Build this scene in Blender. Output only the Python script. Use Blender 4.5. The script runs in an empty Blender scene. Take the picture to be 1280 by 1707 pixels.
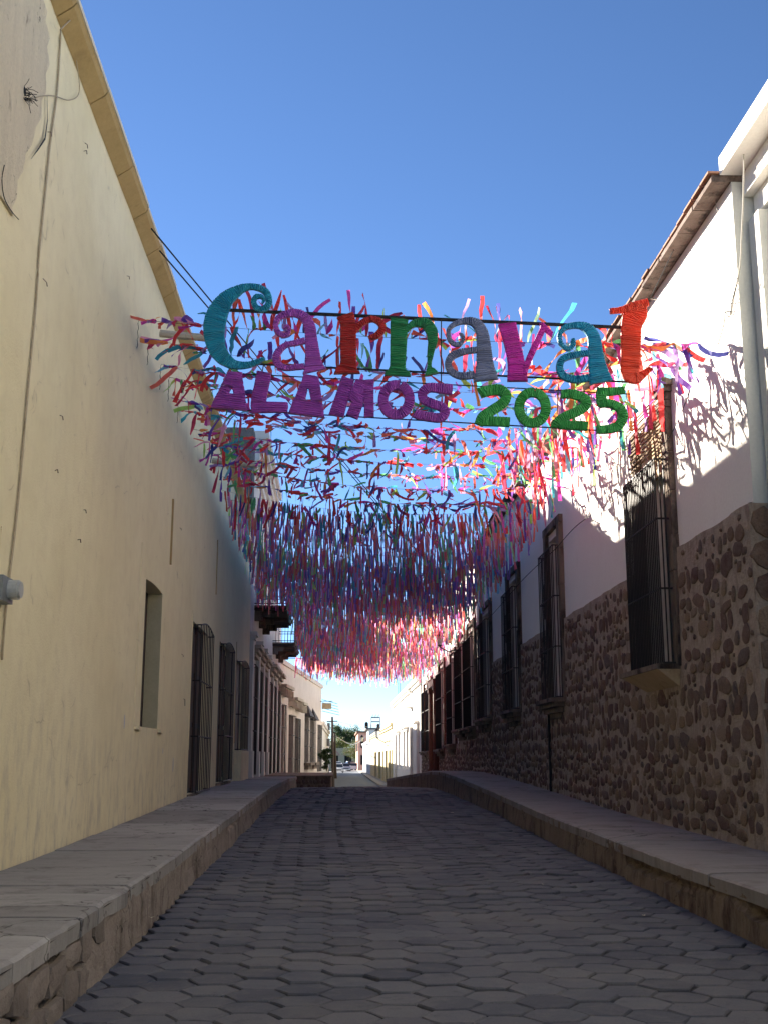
import bpy, math, random
from mathutils import Vector, Matrix, noise
random.seed(7)
RD = math.radians
# ------------------------------------------------------------------ camera, world, sun, exposure
F = 1900.; CXp = 640.; CYp = 853.5
PIT = math.atan(409 / F); YAW = RD(2.2); EYE = Vector((0, 0, 1.5))
sc = bpy.context.scene
cam = bpy.data.objects.new('camera', bpy.data.cameras.new('camera'))
sc.collection.objects.link(cam); sc.camera = cam
cam.location = EYE; cam.rotation_euler = (RD(90) + PIT, 0, -YAW)
cam.data.sensor_fit = 'VERTICAL'; cam.data.sensor_height = 24; cam.data.lens = F / 1707 * 24
cam.data.clip_start = .1; cam.data.clip_end = 3000
SUN_TO = Vector((-1, 1.3, .553)).normalized()
SUN_EL = math.asin(SUN_TO.z)
wd = bpy.data.worlds.new('World'); sc.world = wd; wd.use_nodes = True
wn = wd.node_tree.nodes; wl = wd.node_tree.links
for n in list(wn): wn.remove(n)
sky = wn.new('ShaderNodeTexSky'); sky.sky_type = 'NISHITA'; sky.sun_disc = False
sky.sun_elevation = SUN_EL; sky.sun_rotation = math.atan2(SUN_TO.x, SUN_TO.y)
sky.altitude = 800; sky.air_density = .68; sky.dust_density = .05; sky.ozone_density = 4.5
bg = wn.new('ShaderNodeBackground'); bg.inputs[1].default_value = .050
wo = wn.new('ShaderNodeOutputWorld'); hsv = wn.new('ShaderNodeHueSaturation'); hsv.inputs['Saturation'].default_value = 1.0; wl.new(sky.outputs[0], hsv.inputs['Color']); wl.new(hsv.outputs[0], bg.inputs[0]); wl.new(bg.outputs[0], wo.inputs[0])
sd = bpy.data.lights.new('sun', 'SUN'); sd.energy = 5.0; sd.angle = RD(.55); sd.color = (1, .90, .76)
so = bpy.data.objects.new('sun', sd); sc.collection.objects.link(so); so.location = (-20, 30, 30)
so.rotation_euler = (-SUN_TO).to_track_quat('-Z', 'Y').to_euler()
sc.view_settings.view_transform = 'Standard'; sc.view_settings.look = 'None'
sc.view_settings.exposure = 2.22; sc.view_settings.gamma = 1; sc.view_settings.use_curve_mapping = False

# ------------------------------------------------------------------ pixel picks (of the 1280x1707 photo) on real planes
cw = Vector((math.sin(YAW) * math.cos(PIT), math.cos(YAW) * math.cos(PIT), math.sin(PIT)))
cr = Vector((math.cos(YAW), -math.sin(YAW), 0)); cu = cr.cross(cw)
def ray(px, py): return cw + cr * ((px - CXp) / F) + cu * ((CYp - py) / F)
def at(px, py, x=None, y=None, z=None):
    d = ray(px, py)
    t = (x / d.x) if x is not None else (y / d.y) if y is not None else ((z - EYE.z) / d.z)
    return EYE + d * t
def tab(t, v):
    if v <= t[0][0]: return t[0][1]
    for a, b in zip(t, t[1:]):
        if v <= b[0]: return a[1] + (b[1] - a[1]) * (v - a[0]) / (b[0] - a[0])
    return t[-1][1]
ROAD = [(-40, -.35), (0, 0), (6.7, .05), (12, .15), (17.5, .24), (24.4, .38), (32, .46), (38, .50), (42, .43), (46, .34), (60, -.02), (80, -.5), (98, -.92), (110, -.98), (300, -.98)]
def rz(y): return tab(ROAD, y)
def U(a, b): return random.uniform(a, b)

# ------------------------------------------------------------------ materials
MATS = {}
def mat(name):
    m = bpy.data.materials.new(name); m.use_nodes = True
    nt = m.node_tree; b = nt.nodes['Principled BSDF']
    MATS[name] = m
    return m, nt, b
def N(nt, t, **k):
    n = nt.nodes.new(t)
    for a, v in k.items():
        if a in n.inputs: n.inputs[a].default_value = v
        else: setattr(n, a, v)
    return n
def pos(nt, scale=(1, 1, 1)):
    g = nt.nodes.new('ShaderNodeNewGeometry'); mp = nt.nodes.new('ShaderNodeMapping')
    mp.inputs['Scale'].default_value = scale
    nt.links.new(g.outputs['Position'], mp.inputs['Vector']); return mp.outputs[0]
def noi(nt, vec, scale, detail=4, rough=.55):
    n = N(nt, 'ShaderNodeTexNoise'); n.inputs['Scale'].default_value = scale
    n.inputs['Detail'].default_value = detail; n.inputs['Roughness'].default_value = rough
    nt.links.new(vec, n.inputs['Vector']); return n.outputs['Fac']
def ramp(nt, fac, stops):
    r = nt.nodes.new('ShaderNodeValToRGB'); e = r.color_ramp.elements
    while len(e) < len(stops): e.new(.5)
    for i, (p, c) in enumerate(stops):
        e[i].position = p; e[i].color = (c, c, c, 1) if isinstance(c, (int, float)) else (*c, 1)
    nt.links.new(fac, r.inputs[0]); return r.outputs[0]
def mix(nt, fac, a, b, mode='MIX'):
    n = nt.nodes.new('ShaderNodeMix'); n.data_type = 'RGBA'; n.blend_type = mode
    for s, v in ((n.inputs[0], fac), (n.inputs[6], a), (n.inputs[7], b)):
        if isinstance(v, (int, float)): s.default_value = v
        elif isinstance(v, tuple): s.default_value = (*v, 1)
        else: nt.links.new(v, s)
    return n.outputs[2]
def bump(nt, b, h, strength=.4, dist=.02):
    n = nt.nodes.new('ShaderNodeBump'); n.inputs['Strength'].default_value = strength; n.inputs['Distance'].default_value = dist
    nt.links.new(h, n.inputs['Height']); nt.links.new(n.outputs[0], b.inputs['Normal'])
def surf(name, col, col2, s1=3., s2=25., rough=.9, bs=.35, bd=.015, stretch=(1, 1, 1), dirt=None, dirt_s=1.2, dirt_lo=.55, dirt_hi=.75, rand=0., crack=0.):
    """two-tone worn surface with fine relief"""
    m, nt, b = mat(name)
    p = pos(nt, stretch); p0 = pos(nt)
    a = noi(nt, p, s1, 6, .6); f = noi(nt, p0, s2, 5, .65)
    c = mix(nt, ramp(nt, a, [(.35, 0.), (.68, 1.)]), tuple(col), tuple(col2))
    c = mix(nt, .35, c, mix(nt, f, tuple(v * .6 for v in col), tuple(min(1, v * 1.25) for v in col2)))
    if dirt:
        d = noi(nt, pos(nt, (1, 1, .35)), dirt_s, 7, .7)
        c = mix(nt, ramp(nt, d, [(dirt_lo, 0.), (dirt_hi, 1.)]), c, tuple(dirt))
    if crack:
        v = N(nt, 'ShaderNodeTexVoronoi', feature='DISTANCE_TO_EDGE'); v.inputs['Scale'].default_value = crack
        nz = N(nt, 'ShaderNodeTexNoise'); nz.inputs['Scale'].default_value = 2.6; nz.inputs['Detail'].default_value = 7; nt.links.new(p0, nz.inputs['Vector'])
        wv = N(nt, 'ShaderNodeVectorMath', operation='ADD'); nt.links.new(p0, wv.inputs[0]); nt.links.new(nz.outputs['Color'], wv.inputs[1]); nt.links.new(wv.outputs[0], v.inputs['Vector'])
        mk = noi(nt, p0, .9, 3, .6)
        mm = N(nt, 'ShaderNodeMath', operation='MULTIPLY'); nt.links.new(ramp(nt, v.outputs['Distance'], [(.0, 1.), (.014, 0.)]), mm.inputs[0]); nt.links.new(ramp(nt, mk, [(.47, 0.), (.56, .9)]), mm.inputs[1])
        c = mix(nt, mm.outputs[0], c, (.03, .026, .022))
    if rand:
        oi = nt.nodes.new('ShaderNodeObjectInfo')
        r = ramp(nt, oi.outputs['Random'], [(0, 1 - rand), (1, 1 + 0.)])
        c = mix(nt, 1., c, r, 'MULTIPLY')
    nt.links.new(c, b.inputs['Base Color']); b.inputs['Roughness'].default_value = rough
    b.inputs['Specular IOR Level'].default_value = .25
    h = mix(nt, .5, a, f); bump(nt, b, h, bs, bd)
    return m
def flat(name, col, rough=.6, metal=0., bs=0, s=40):
    m, nt, b = mat(name)
    f = noi(nt, pos(nt), s, 4)
    c = mix(nt, f, tuple(v * .7 for v in col), tuple(min(1, v * 1.2) for v in col))
    nt.links.new(c, b.inputs['Base Color'])
    b.inputs['Roughness'].default_value = rough; b.inputs['Metallic'].default_value = metal
    if bs: bump(nt, b, f, bs, .01)
    return m
# cream-yellow limewash with scuffs near the pavement, cracks and patched plaster
def make_yellow():
    m, nt, b = mat('yellow limewashed plaster')
    p0 = pos(nt)
    big = noi(nt, p0, .5, 5, .6); med = noi(nt, p0, 3.5, 6, .65); fine = noi(nt, p0, 45, 4, .6)
    c = mix(nt, ramp(nt, big, [(.35, 0.), (.7, 1.)]), (.72, .64, .405), (.79, .715, .48))
    c = mix(nt, ramp(nt, med, [(.45, 0.), (.8, .4)]), c, (.60, .51, .33))
    st = noi(nt, pos(nt, (2.2, 2.2, .22)), 1.6, 6, .7)
    c = mix(nt, ramp(nt, st, [(.55, 0.), (.85, .22)]), c, (.48, .42, .30))
    # wear band close to the pavement, grey-brown streaks
    g = nt.nodes.new('ShaderNodeSeparateXYZ'); nt.links.new(p0, g.inputs[0])
    mr = N(nt, 'ShaderNodeMapRange'); nt.links.new(g.outputs[2], mr.inputs[0])
    mr.inputs[1].default_value = .6; mr.inputs[2].default_value = 2.6; mr.inputs[3].default_value = 1; mr.inputs[4].default_value = 0
    wear = noi(nt, pos(nt, (3, 3, 1.1)), 1.6, 8, .75)
    mm = N(nt, 'ShaderNodeMath', operation='MULTIPLY'); nt.links.new(ramp(nt, wear, [(.48, 0.), (.68, .75)]), mm.inputs[0]); nt.links.new(mr.outputs[0], mm.inputs[1])
    c = mix(nt, mm.outputs[0], c, (.40, .36, .29))
    # fine cracks
    v = N(nt, 'ShaderNodeTexVoronoi', feature='DISTANCE_TO_EDGE'); v.inputs['Scale'].default_value = .55
    wv = N(nt, 'ShaderNodeVectorMath', operation='ADD'); nz = N(nt, 'ShaderNodeTexNoise'); nz.inputs['Scale'].default_value = 1.0; nz.inputs['Detail'].default_value = 3
    nt.links.new(p0, nz.inputs['Vector']); nt.links.new(p0, wv.inputs[0]); nt.links.new(nz.outputs['Color'], wv.inputs[1]); nt.links.new(wv.outputs[0], v.inputs['Vector'])
    cr_ = ramp(nt, v.outputs['Distance'], [(.0, 1.), (.006, 0.)])
    cm = N(nt, 'ShaderNodeMath', operation='MULTIPLY'); nt.links.new(cr_, cm.inputs[0]); nt.links.new(ramp(nt, med, [(.5, 0.), (.62, .4)]), cm.inputs[1])
    c = mix(nt, cm.outputs[0], c, (.2, .16, .11))
    nt.links.new(c, b.inputs['Base Color']); b.inputs['Roughness'].default_value = .93; b.inputs['Specular IOR Level'].default_value = .15
    bump(nt, b, mix(nt, .25, mix(nt, .5, big, med), fine), .55, .05)
    return m
M_yel = make_yellow()
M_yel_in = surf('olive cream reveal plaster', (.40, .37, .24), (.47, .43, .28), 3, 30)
M_patch = surf('grey cream eroded plaster', (.60, .52, .37), (.70, .61, .43), 2.2, 30, bs=.9, bd=.06, stretch=(3, 3, .5), dirt=(.28, .23, .17), dirt_s=5, dirt_lo=.6, dirt_hi=.68, crack=1.6)
M_och = surf('ochre painted cornice', (.36, .26, .11), (.45, .33, .15), 2, 20, dirt=(.25, .18, .08), dirt_s=2)
M_och_edge = surf('pale cornice edge', (.60, .55, .42), (.70, .64, .50), 3, 20)
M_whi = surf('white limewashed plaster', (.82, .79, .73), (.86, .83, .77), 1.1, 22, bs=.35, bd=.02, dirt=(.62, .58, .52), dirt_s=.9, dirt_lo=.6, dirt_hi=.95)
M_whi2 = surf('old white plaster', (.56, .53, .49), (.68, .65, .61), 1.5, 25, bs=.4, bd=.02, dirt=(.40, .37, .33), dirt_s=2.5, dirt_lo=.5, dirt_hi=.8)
M_side = surf('grey white side plaster', (.62, .63, .58), (.68, .69, .64), 2, 25)
M_cream = surf('cream pink plaster', (.60, .51, .43), (.70, .61, .53), 1.5, 20, dirt=(.42, .34, .28), dirt_s=3, dirt_lo=.55, dirt_hi=.8)
M_lem = surf('pale yellow plaster', (.60, .51, .29), (.68, .59, .36), 1.5, 20)
M_pink = surf('salmon plaster', (.62, .33, .24), (.70, .42, .32), 2, 20)
M_mort = surf('brown lime mortar', (.34, .27, .21), (.50, .41, .33), 4.5, 22, bs=1., bd=.08, dirt=(.20, .145, .11), dirt_s=6.5, dirt_lo=.5, dirt_hi=.72)
def make_stone():
    m, nt, b = mat('field stone')
    oi = nt.nodes.new('ShaderNodeAttribute'); oi.attribute_name = 'tone'
    ob = nt.nodes.new('ShaderNodeObjectInfo')
    add = N(nt, 'ShaderNodeMath', operation='ADD'); nt.links.new(oi.outputs['Fac'], add.inputs[0]); nt.links.new(ob.outputs['Random'], add.inputs[1])
    fr = N(nt, 'ShaderNodeMath', operation='FRACT'); nt.links.new(add.outputs[0], fr.inputs[0])
    base = ramp(nt, fr.outputs[0], [(0, (.10, .055, .05)), (.25, (.15, .085, .065)), (.5, (.21, .14, .09)), (.75, (.12, .09, .088)), (.82, (.25, .17, .10)), (1, (.34, .26, .20))])
    p0 = pos(nt); a = noi(nt, p0, 9, 6, .7); f = noi(nt, p0, 50, 5, .7)
    c = mix(nt, ramp(nt, a, [(.35, 0.), (.7, .6)]), base, (.28, .215, .17))
    c = mix(nt, ramp(nt, f, [(.3, .55), (.55, 0.)]), c, (.035, .022, .02))
    nt.links.new(c, b.inputs['Base Color']); b.inputs['Roughness'].default_value = .92; b.inputs['Specular IOR Level'].default_value = .2
    bump(nt, b, mix(nt, .5, a, f), .9, .03); return m
M_stone = make_stone()
def make_paver():
    m, nt, b = mat('hexagonal concrete paver')
    at_ = nt.nodes.new('ShaderNodeAttribute'); at_.attribute_name = 'tone'
    ob = nt.nodes.new('ShaderNodeObjectInfo')
    add = N(nt, 'ShaderNodeMath', operation='ADD'); nt.links.new(at_.outputs['Fac'], add.inputs[0]); nt.links.new(ob.outputs['Random'], add.inputs[1])
    fr = N(nt, 'ShaderNodeMath', operation='FRACT'); nt.links.new(add.outputs[0], fr.inputs[0])
    p0 = pos(nt); big = noi(nt, p0, .55, 5, .6); med = noi(nt, p0, 7, 6, .65); f = noi(nt, p0, 90, 5, .7)
    c = ramp(nt, fr.outputs[0], [(0, (.066, .071, .088)), (.5, (.094, .099, .117)), (1, (.125, .128, .142))])
    c = mix(nt, ramp(nt, big, [(.45, 0.), (.7, .55)]), c, (.18, .168, .155))
    c = mix(nt, ramp(nt, med, [(.5, 0.), (.72, .5)]), c, (.17, .16, .155))
    c = mix(nt, ramp(nt, med, [(.25, .6), (.42, 0.)]), c, (.04, .04, .045))
    c = mix(nt, ramp(nt, f, [(.3, .5), (.5, 0.)]), c, (.03, .03, .034))
    nt.links.new(c, b.inputs['Base Color']); b.inputs['Roughness'].default_value = .82; b.inputs['Specular IOR Level'].default_value = .35
    bump(nt, b, mix(nt, .5, med, f), .6, .012); return m
M_pav = make_paver()
M_soil = surf('dark joint soil', (.022, .020, .020), (.05, .045, .042), 8, 60, bs=.8)
M_asph = surf('far road concrete', (.11, .135, .17), (.15, .17, .20), 1.5, 30, stretch=(1, .2, 1))
M_walkL = surf('worn grey concrete slab', (.30, .29, .28), (.39, .375, .355), 2.2, 40, bs=.6, bd=.015, stretch=(1, 3, 1), dirt=(.14, .13, .125), dirt_s=2.5, dirt_lo=.53, dirt_hi=.75, rand=.32, crack=.8)
M_walkR = surf('brushed brown grey concrete', (.26, .232, .213), (.34, .305, .282), 2.5, 40, bs=.5, bd=.012, stretch=(.6, 5, 1), dirt=(.14, .115, .10), dirt_s=2, dirt_lo=.5, dirt_hi=.8, rand=.15, crack=.6)
M_curbL = surf('grey brown kerb plaster', (.23, .195, .165), (.31, .265, .225), 2.5, 35, bs=.9, bd=.035, stretch=(2, 2, .6), dirt=(.10, .08, .065), dirt_s=3.5, dirt_lo=.5, dirt_hi=.65, crack=1.1)
M_curbR = surf('brown kerb plaster', (.19, .135, .09), (.26, .195, .14), 2.5, 35, bs=.9, bd=.035, stretch=(2, 2, .5), dirt=(.08, .052, .038), dirt_s=3.5, dirt_lo=.5, dirt_hi=.65, crack=1.1)
M_curbst = surf('kerb rubble stone', (.21, .175, .15), (.30, .26, .225), 6, 35, bs=.9, bd=.03, rand=.35)
M_iron = flat('black wrought iron', (.018, .018, .020), .55, .3)
M_dark = flat('dark room', (.012, .012, .014), .9)
M_shut = flat('dark brown timber', (.045, .028, .020), .7, bs=.4, s=20)
M_red = flat('oxblood timber', (.10, .028, .018), .7, bs=.3, s=20)
M_jamb = surf('weathered quarry stone', (.13, .095, .07), (.26, .21, .165), 5, 35, bs=.9, bd=.03, stretch=(1, 1, .3), dirt=(.035, .027, .022), dirt_s=2, dirt_lo=.5, dirt_hi=.62)
M_jambL = surf('pale stone frame', (.42, .37, .28), (.55, .49, .38), 4, 30, dirt=(.2, .16, .12), dirt_s=4)
M_ochplas = surf('ochre lintel plaster', (.46, .34, .20), (.58, .45, .28), 3, 30, dirt=(.3, .2, .12), dirt_s=5)
M_tile = surf('weathered clay eave tile', (.15, .10, .085), (.30, .235, .20), 3.5, 30, bs=.9, bd=.03, dirt=(.06, .045, .04), dirt_s=5, dirt_lo=.5, dirt_hi=.65, rand=.3)
M_clay = surf('terracotta edge tile', (.42, .19, .11), (.36, .25, .19), 4, 30, rand=.4)
M_dkst = surf('dark rubble parapet', (.10, .10, .10), (.19, .185, .18), 6, 25, bs=1, bd=.05, dirt=(.05, .05, .05), dirt_s=6)
M_wood = flat('dry cane', (.25, .16, .085), .8, bs=.4, s=30)
M_wire = flat('black cable', (.02, .02, .02), .95)
M_conduit = flat('painted conduit', (.42, .34, .22), .7)
M_whwire = flat('pale cable', (.45, .43, .38), .7)
M_glass = flat('dark window glass', (.03, .04, .05), .1)
M_steel = flat('grey steel', (.25, .27, .28), .5, .6)
M_trunk = surf('bark', (.08, .06, .045), (.14, .11, .08), 6, 40)
def leafm(name, a, b_):
    m, nt, b = mat(name); oi = nt.nodes.new('ShaderNodeNewGeometry')
    c = ramp(nt, oi.outputs['Random Per Island'], [(0, a), (1, b_)])
    nt.links.new(c, b.inputs['Base Color']); b.inputs['Roughness'].default_value = .6
    tr = nt.nodes.new('ShaderNodeBsdfTranslucent'); nt.links.new(c, tr.inputs[0]); mx = nt.nodes.new('ShaderNodeMixShader'); mx.inputs[0].default_value = .3
    nt.links.new(b.outputs[0], mx.inputs[1]); nt.links.new(tr.outputs[0], mx.inputs[2]); nt.links.new(mx.outputs[0], nt.nodes['Material Output'].inputs[0])
    return m
M_leaf = leafm('dark green leaves', (.03, .065, .018), (.075, .13, .035))
M_leaf2 = leafm('olive green leaves', (.07, .10, .02), (.15, .17, .04))
def fabric(name, col=None, trans=.6):
    m, nt, b = mat(name)
    if col is None:
        a = nt.nodes.new('ShaderNodeVertexColor'); a.layer_name = 'Col'; c = a.outputs[0]
    else:
        f = noi(nt, pos(nt), 9, 3); c = mix(nt, f, tuple(v * .72 for v in col), tuple(min(1, v * 1.2) for v in col))
    nt.links.new(c, b.inputs['Base Color']); b.inputs['Roughness'].default_value = .55; b.inputs['Specular IOR Level'].default_value = .3
    tr = nt.nodes.new('ShaderNodeBsdfTranslucent'); nt.links.new(c, tr.inputs[0]); mx = nt.nodes.new('ShaderNodeMixShader'); mx.inputs[0].default_value = trans
    nt.links.new(b.outputs[0], mx.inputs[1]); nt.links.new(tr.outputs[0], mx.inputs[2]); nt.links.new(mx.outputs[0], nt.nodes['Material Output'].inputs[0])
    return m
RIB = [('scarlet', (0.841, 0.074, 0.074), 13), ('crimson', (0.595, 0.057, 0.113), 12), ('coral', (0.920, 0.192, 0.136), 7), ('orange', (0.920, 0.315, 0.091), 4), ('magenta', (0.651, 0.080, 0.393), 8),
       ('purple', (0.214, 0.091, 0.438), 7), ('navy', (0.074, 0.085, 0.315), 4), ('teal', (0.069, 0.405, 0.483), 6), ('sky blue', (0.237, 0.595, 0.763), 3), ('green', (0.147, 0.461, 0.169), 6),
       ('lime', (0.461, 0.729, 0.169), 3), ('pink', (0.875, 0.349, 0.505), 6), ('lilac', (0.483, 0.304, 0.617), 4)]
RM = {n: fabric(n + ' ribbon', c) for n, c, w in RIB}
M_ribs = fabric('mixed ribbon', None)
RW = [w for _, _, w in RIB]

# ------------------------------------------------------------------ mesh helpers
def props(o, label=None, cat=None, group=None, kind=None):
    if label: o['label'] = label
    if cat: o['category'] = cat
    if group: o['group'] = group
    if kind: o['kind'] = kind
    return o
def link(name, me, parent=None):
    o = bpy.data.objects.new(name, me); sc.collection.objects.link(o)
    if parent: o.parent = parent; o.matrix_parent_inverse = Matrix.Translation(-parent_loc(parent)) if False else Matrix()
    return o
def parent_loc(p):
    v = Vector(p.location)
    while p.parent: p = p.parent; v += Vector(p.location)
    return v
def thing(name, loc, label, cat, group=None):
    o = bpy.data.objects.new(name, None); sc.collection.objects.link(o); o.location = loc; o.empty_display_size = .2
    return props(o, label, cat, group)
class MB:
    def __init__(s): s.v = []; s.f = []; s.c = []
    def quad(s, a, b, c, d): n = len(s.v); s.v += [tuple(a), tuple(b), tuple(c), tuple(d)]; s.f.append((n, n + 1, n + 2, n + 3))
    def box(s, x0, x1, y0, y1, z0, z1): s.hexa([Vector((x, y, z)) for z in (z0, z1) for x, y in ((x0, y0), (x1, y0), (x1, y1), (x0, y1))])
    def hexa(s, p):
        n = len(s.v); s.v += [tuple(q) for q in p]
        for f in ((3, 2, 1, 0), (4, 5, 6, 7), (0, 1, 5, 4), (1, 2, 6, 5), (2, 3, 7, 6), (3, 0, 4, 7)): s.f.append(tuple(n + i for i in f))
    def tube(s, pts, r, k=6, cap=True):
        pts = [Vector(p) for p in pts]; n0 = len(s.v)
        rr = r if isinstance(r, (list, tuple)) else [r] * len(pts)
        for i, p in enumerate(pts):
            t = (pts[min(i + 1, len(pts) - 1)] - pts[max(i - 1, 0)]).normalized()
            a = t.cross(Vector((0, 0, 1)));
            if a.length < .05: a = t.cross(Vector((1, 0, 0)))
            a.normalize(); b = t.cross(a)
            for j in range(k):
                an = 2 * math.pi * j / k; s.v.append(tuple(p + (a * math.cos(an) + b * math.sin(an)) * rr[i]))
        for i in range(len(pts) - 1):
            for j in range(k):
                a = n0 + i * k + j; b = n0 + i * k + (j + 1) % k; s.f.append((a, b, b + k, a + k))
        if cap:
            s.f.append(tuple(n0 + j for j in range(k))[::-1]); m = n0 + (len(pts) - 1) * k; s.f.append(tuple(m + j for j in range(k)))
    def ball(s, c, r, k=8, h=6, sq=(1, 1, 1)):
        c = Vector(c); n0 = len(s.v)
        for i in range(h + 1):
            ph = math.pi * i / h
            for j in range(k):
                th = 2 * math.pi * j / k; s.v.append((c.x + r * sq[0] * math.sin(ph) * math.cos(th), c.y + r * sq[1] * math.sin(ph) * math.sin(th), c.z + r * sq[2] * math.cos(ph)))
        for i in range(h):
            for j in range(k):
                a = n0 + i * k + j; b = n0 + i * k + (j + 1) % k; s.f.append((a, a + k, b + k, b))
    def mesh(s, name, m, org=Vector((0, 0, 0)), smooth=False):
        me = bpy.data.meshes.new(name)
        me.from_pydata([(a - org.x, b - org.y, c - org.z) for a, b, c in s.v], [], s.f)
        if isinstance(m, (list, tuple)):
            for q in m: me.materials.append(q)
        else: me.materials.append(m)
        if smooth: me.polygons.foreach_set('use_smooth', [True] * len(me.polygons))
        me.update(); return me
    def build(s, name, m, parent=None, smooth=False, label=None):
        org = parent_loc(parent) if parent else Vector((0, 0, 0))
        o = link(name, s.mesh(name, m, org, smooth), parent)
        if label: o['label'] = label
        return o
class Fr:
    """vertical wall frame: u along the wall, d out towards the street, z up"""
    def __init__(s, x0, y0, x1, y1):
        s.o = Vector((x0, y0, 0)); t = Vector((x1 - x0, y1 - y0, 0)); s.L = t.length; s.t = t.normalized()
        n = Vector((-s.t.y, s.t.x, 0)); s.n = n if n.x * (-x0) > 0 else -n
    def P(s, u, d, z): return s.o + s.t * u + s.n * d + Vector((0, 0, z))
    def box(s, mb, u0, u1, d0, d1, z0, z1): mb.hexa([s.P(u, d, z) for z in (z0, z1) for u, d in ((u0, d0), (u1, d0), (u1, d1), (u0, d1))])
    def uz(s, px, py, d=0):
        r = ray(px, py); o = s.o + s.n * d
        k = (o - EYE).dot(s.n) / r.dot(s.n); q = EYE + r * k
        return (q - o).dot(s.t), q.z
def facade(fr, u0, u1, z0, z1, ops, mbw, thick=.35, zt0=None, d=0.):
    """wall skin with real openings and reveals. ops: (ua,ub,za,zb[,depth])"""
    zf = z0 if not callable(z0) else None
    us = sorted({u0, u1, *[o[0] for o in ops], *[o[1] for o in ops]}); us = [u for u in us if u0 <= u <= u1]
    fine = []
    for a, b in zip(us, us[1:]):
        k = max(1, int((b - a) / 2.)); fine += [a + (b - a) * i / k for i in range(k)]
    us = fine + [us[-1]]
    bot = (lambda u: z0) if zf is not None else z0
    zs = sorted({z1, *[o[2] for o in ops], *[o[3] for o in ops]})
    for a, b in zip(us, us[1:]):
        m = (a + b) / 2
        cut = [o for o in ops if o[0] <= m <= o[1]]
        cut.sort(key=lambda o: o[2])
        z = None; segs = []
        prev = (bot(a), bot(b))
        for o in cut:
            if o[2] > max(prev): segs.append((prev, (o[2], o[2])))
            prev = (o[3], o[3])
        segs.append((prev, (z1, z1)))
        for lo, hi in segs:
            mbw.quad(fr.P(a, d, lo[0]), fr.P(b, d, lo[1]), fr.P(b, d, hi[1]), fr.P(a, d, hi[0]))
    for o in ops:
        a, b, za, zb = o[:4]; D = o[4] if len(o) > 4 else thick
        mbw.quad(fr.P(a, d, za), fr.P(a, d - D, za), fr.P(a, d - D, zb), fr.P(a, d, zb))
        mbw.quad(fr.P(b, d, zb), fr.P(b, d - D, zb), fr.P(b, d - D, za), fr.P(b, d, za))
        mbw.quad(fr.P(a, d, zb), fr.P(a, d - D, zb), fr.P(b, d - D, zb), fr.P(b, d, zb))
        mbw.quad(fr.P(a, d - D, za), fr.P(a, d, za), fr.P(b, d, za), fr.P(b, d - D, za))
def shell(fr, mb, u0, u1, z0, z1, depth, d=0, top=True):
    """side walls, back wall and flat roof so the house is a closed volume"""
    mb.quad(fr.P(u0, d, z0), fr.P(u0, -depth, z0), fr.P(u0, -depth, z1), fr.P(u0, d, z1))
    mb.quad(fr.P(u1, d, z0), fr.P(u1, d, z1), fr.P(u1, -depth, z1), fr.P(u1, -depth, z0))
    mb.quad(fr.P(u0, -depth, z0), fr.P(u1, -depth, z0), fr.P(u1, -depth, z1), fr.P(u0, -depth, z1))
    if top: mb.quad(fr.P(u0, d, z1), fr.P(u1, d, z1), fr.P(u1, -depth, z1), fr.P(u0, -depth, z1))

# ------------------------------------------------------------------ ground, road
mb = MB(); mb.quad((-900, -300, -1.6), (900, -300, -1.6), (900, 1500, -1.6), (-900, 1500, -1.6))
props(mb.build('ground', M_soil), kind='structure')
SWL = [(-12, .44), (6, .54), (9.3, .55), (12, .58), (17, .66), (27, .84), (37, .87), (44, .80)]
SWR = [(-12, .42), (8.8, .52), (11, .52), (17.5, .62), (24, .80), (32, 1.0), (36, 1.06), (40, 1.05), (46, .84), (51, .66), (56, .5)]
CXR = [(-12, 3.2), (37, 3.2), (41, 3.05), (46, 2.7), (51, 2.4), (56, 2.25)]
mb = MB(); ys = [-12 + i for i in range(0, 116)] + [110, 140, 180, 230, 300]
rows = []
for y in ys:
    xl, xr = (-1.75, 3.4) if y < 43 else (-1.3, 5.2) if y > 60 else (-1.75, 4)
    rows.append([(xl + (xr - xl) * i / 8, y, rz(y) - (.03 if y < 43 else 0) + .03 * math.sin(math.pi * i / 8)) for i in range(9)])
for a, b in zip(rows, rows[1:]):
    if a[0][1] > 42: continue
    for i in range(8): mb.quad(a[i], a[i + 1], b[i + 1], b[i])
mb = MB()
def bed_z(x, y): return rz(y) + .03 * math.sin(math.pi * min(1, max(0, (x + 1.75) / 5.15))) + .022 * noise.noise(Vector((x * .6, y * .6, 0))) + .008 * noise.noise(Vector((x * 2.5, y * 2.5, 3))) - .017 + .016 * noise.noise(Vector((x * 1.1, y * 1.1, 8))) + .006 * noise.noise(Vector((x * 6, y * 6, 8)))
yy = [-12, -6, 0, 3, 4.5] + [4.6 + .1 * i for i in range(200)] + [24.6 + .3 * i for i in range(64)]
NX = 60
for y in yy:
    for i in range(NX + 1): x = -1.78 + 5.2 * i / NX; mb.v.append((x, y, bed_z(x, y) if y < 43 else rz(y)))
for k in range(len(yy) - 1):
    for i in range(NX): a = k * (NX + 1) + i; mb.f.append((a, a + 1, a + NX + 2, a + NX + 1))
road_bed = props(mb.build('road', surf('gritty shaded joint sand', (.018, .018, .02), (.045, .043, .043), 5, 60, bs=.9), smooth=True), kind='structure')  # sand colour darkened to carry the shade of the open joints
mb = MB()
for a, b in zip(rows, rows[1:]):
    if a[0][1] < 42: continue
    for i in range(8): mb.quad(a[i], a[i + 1], b[i + 1], b[i])
props(mb.build('far_road', M_asph, smooth=True), kind='structure')
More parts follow.
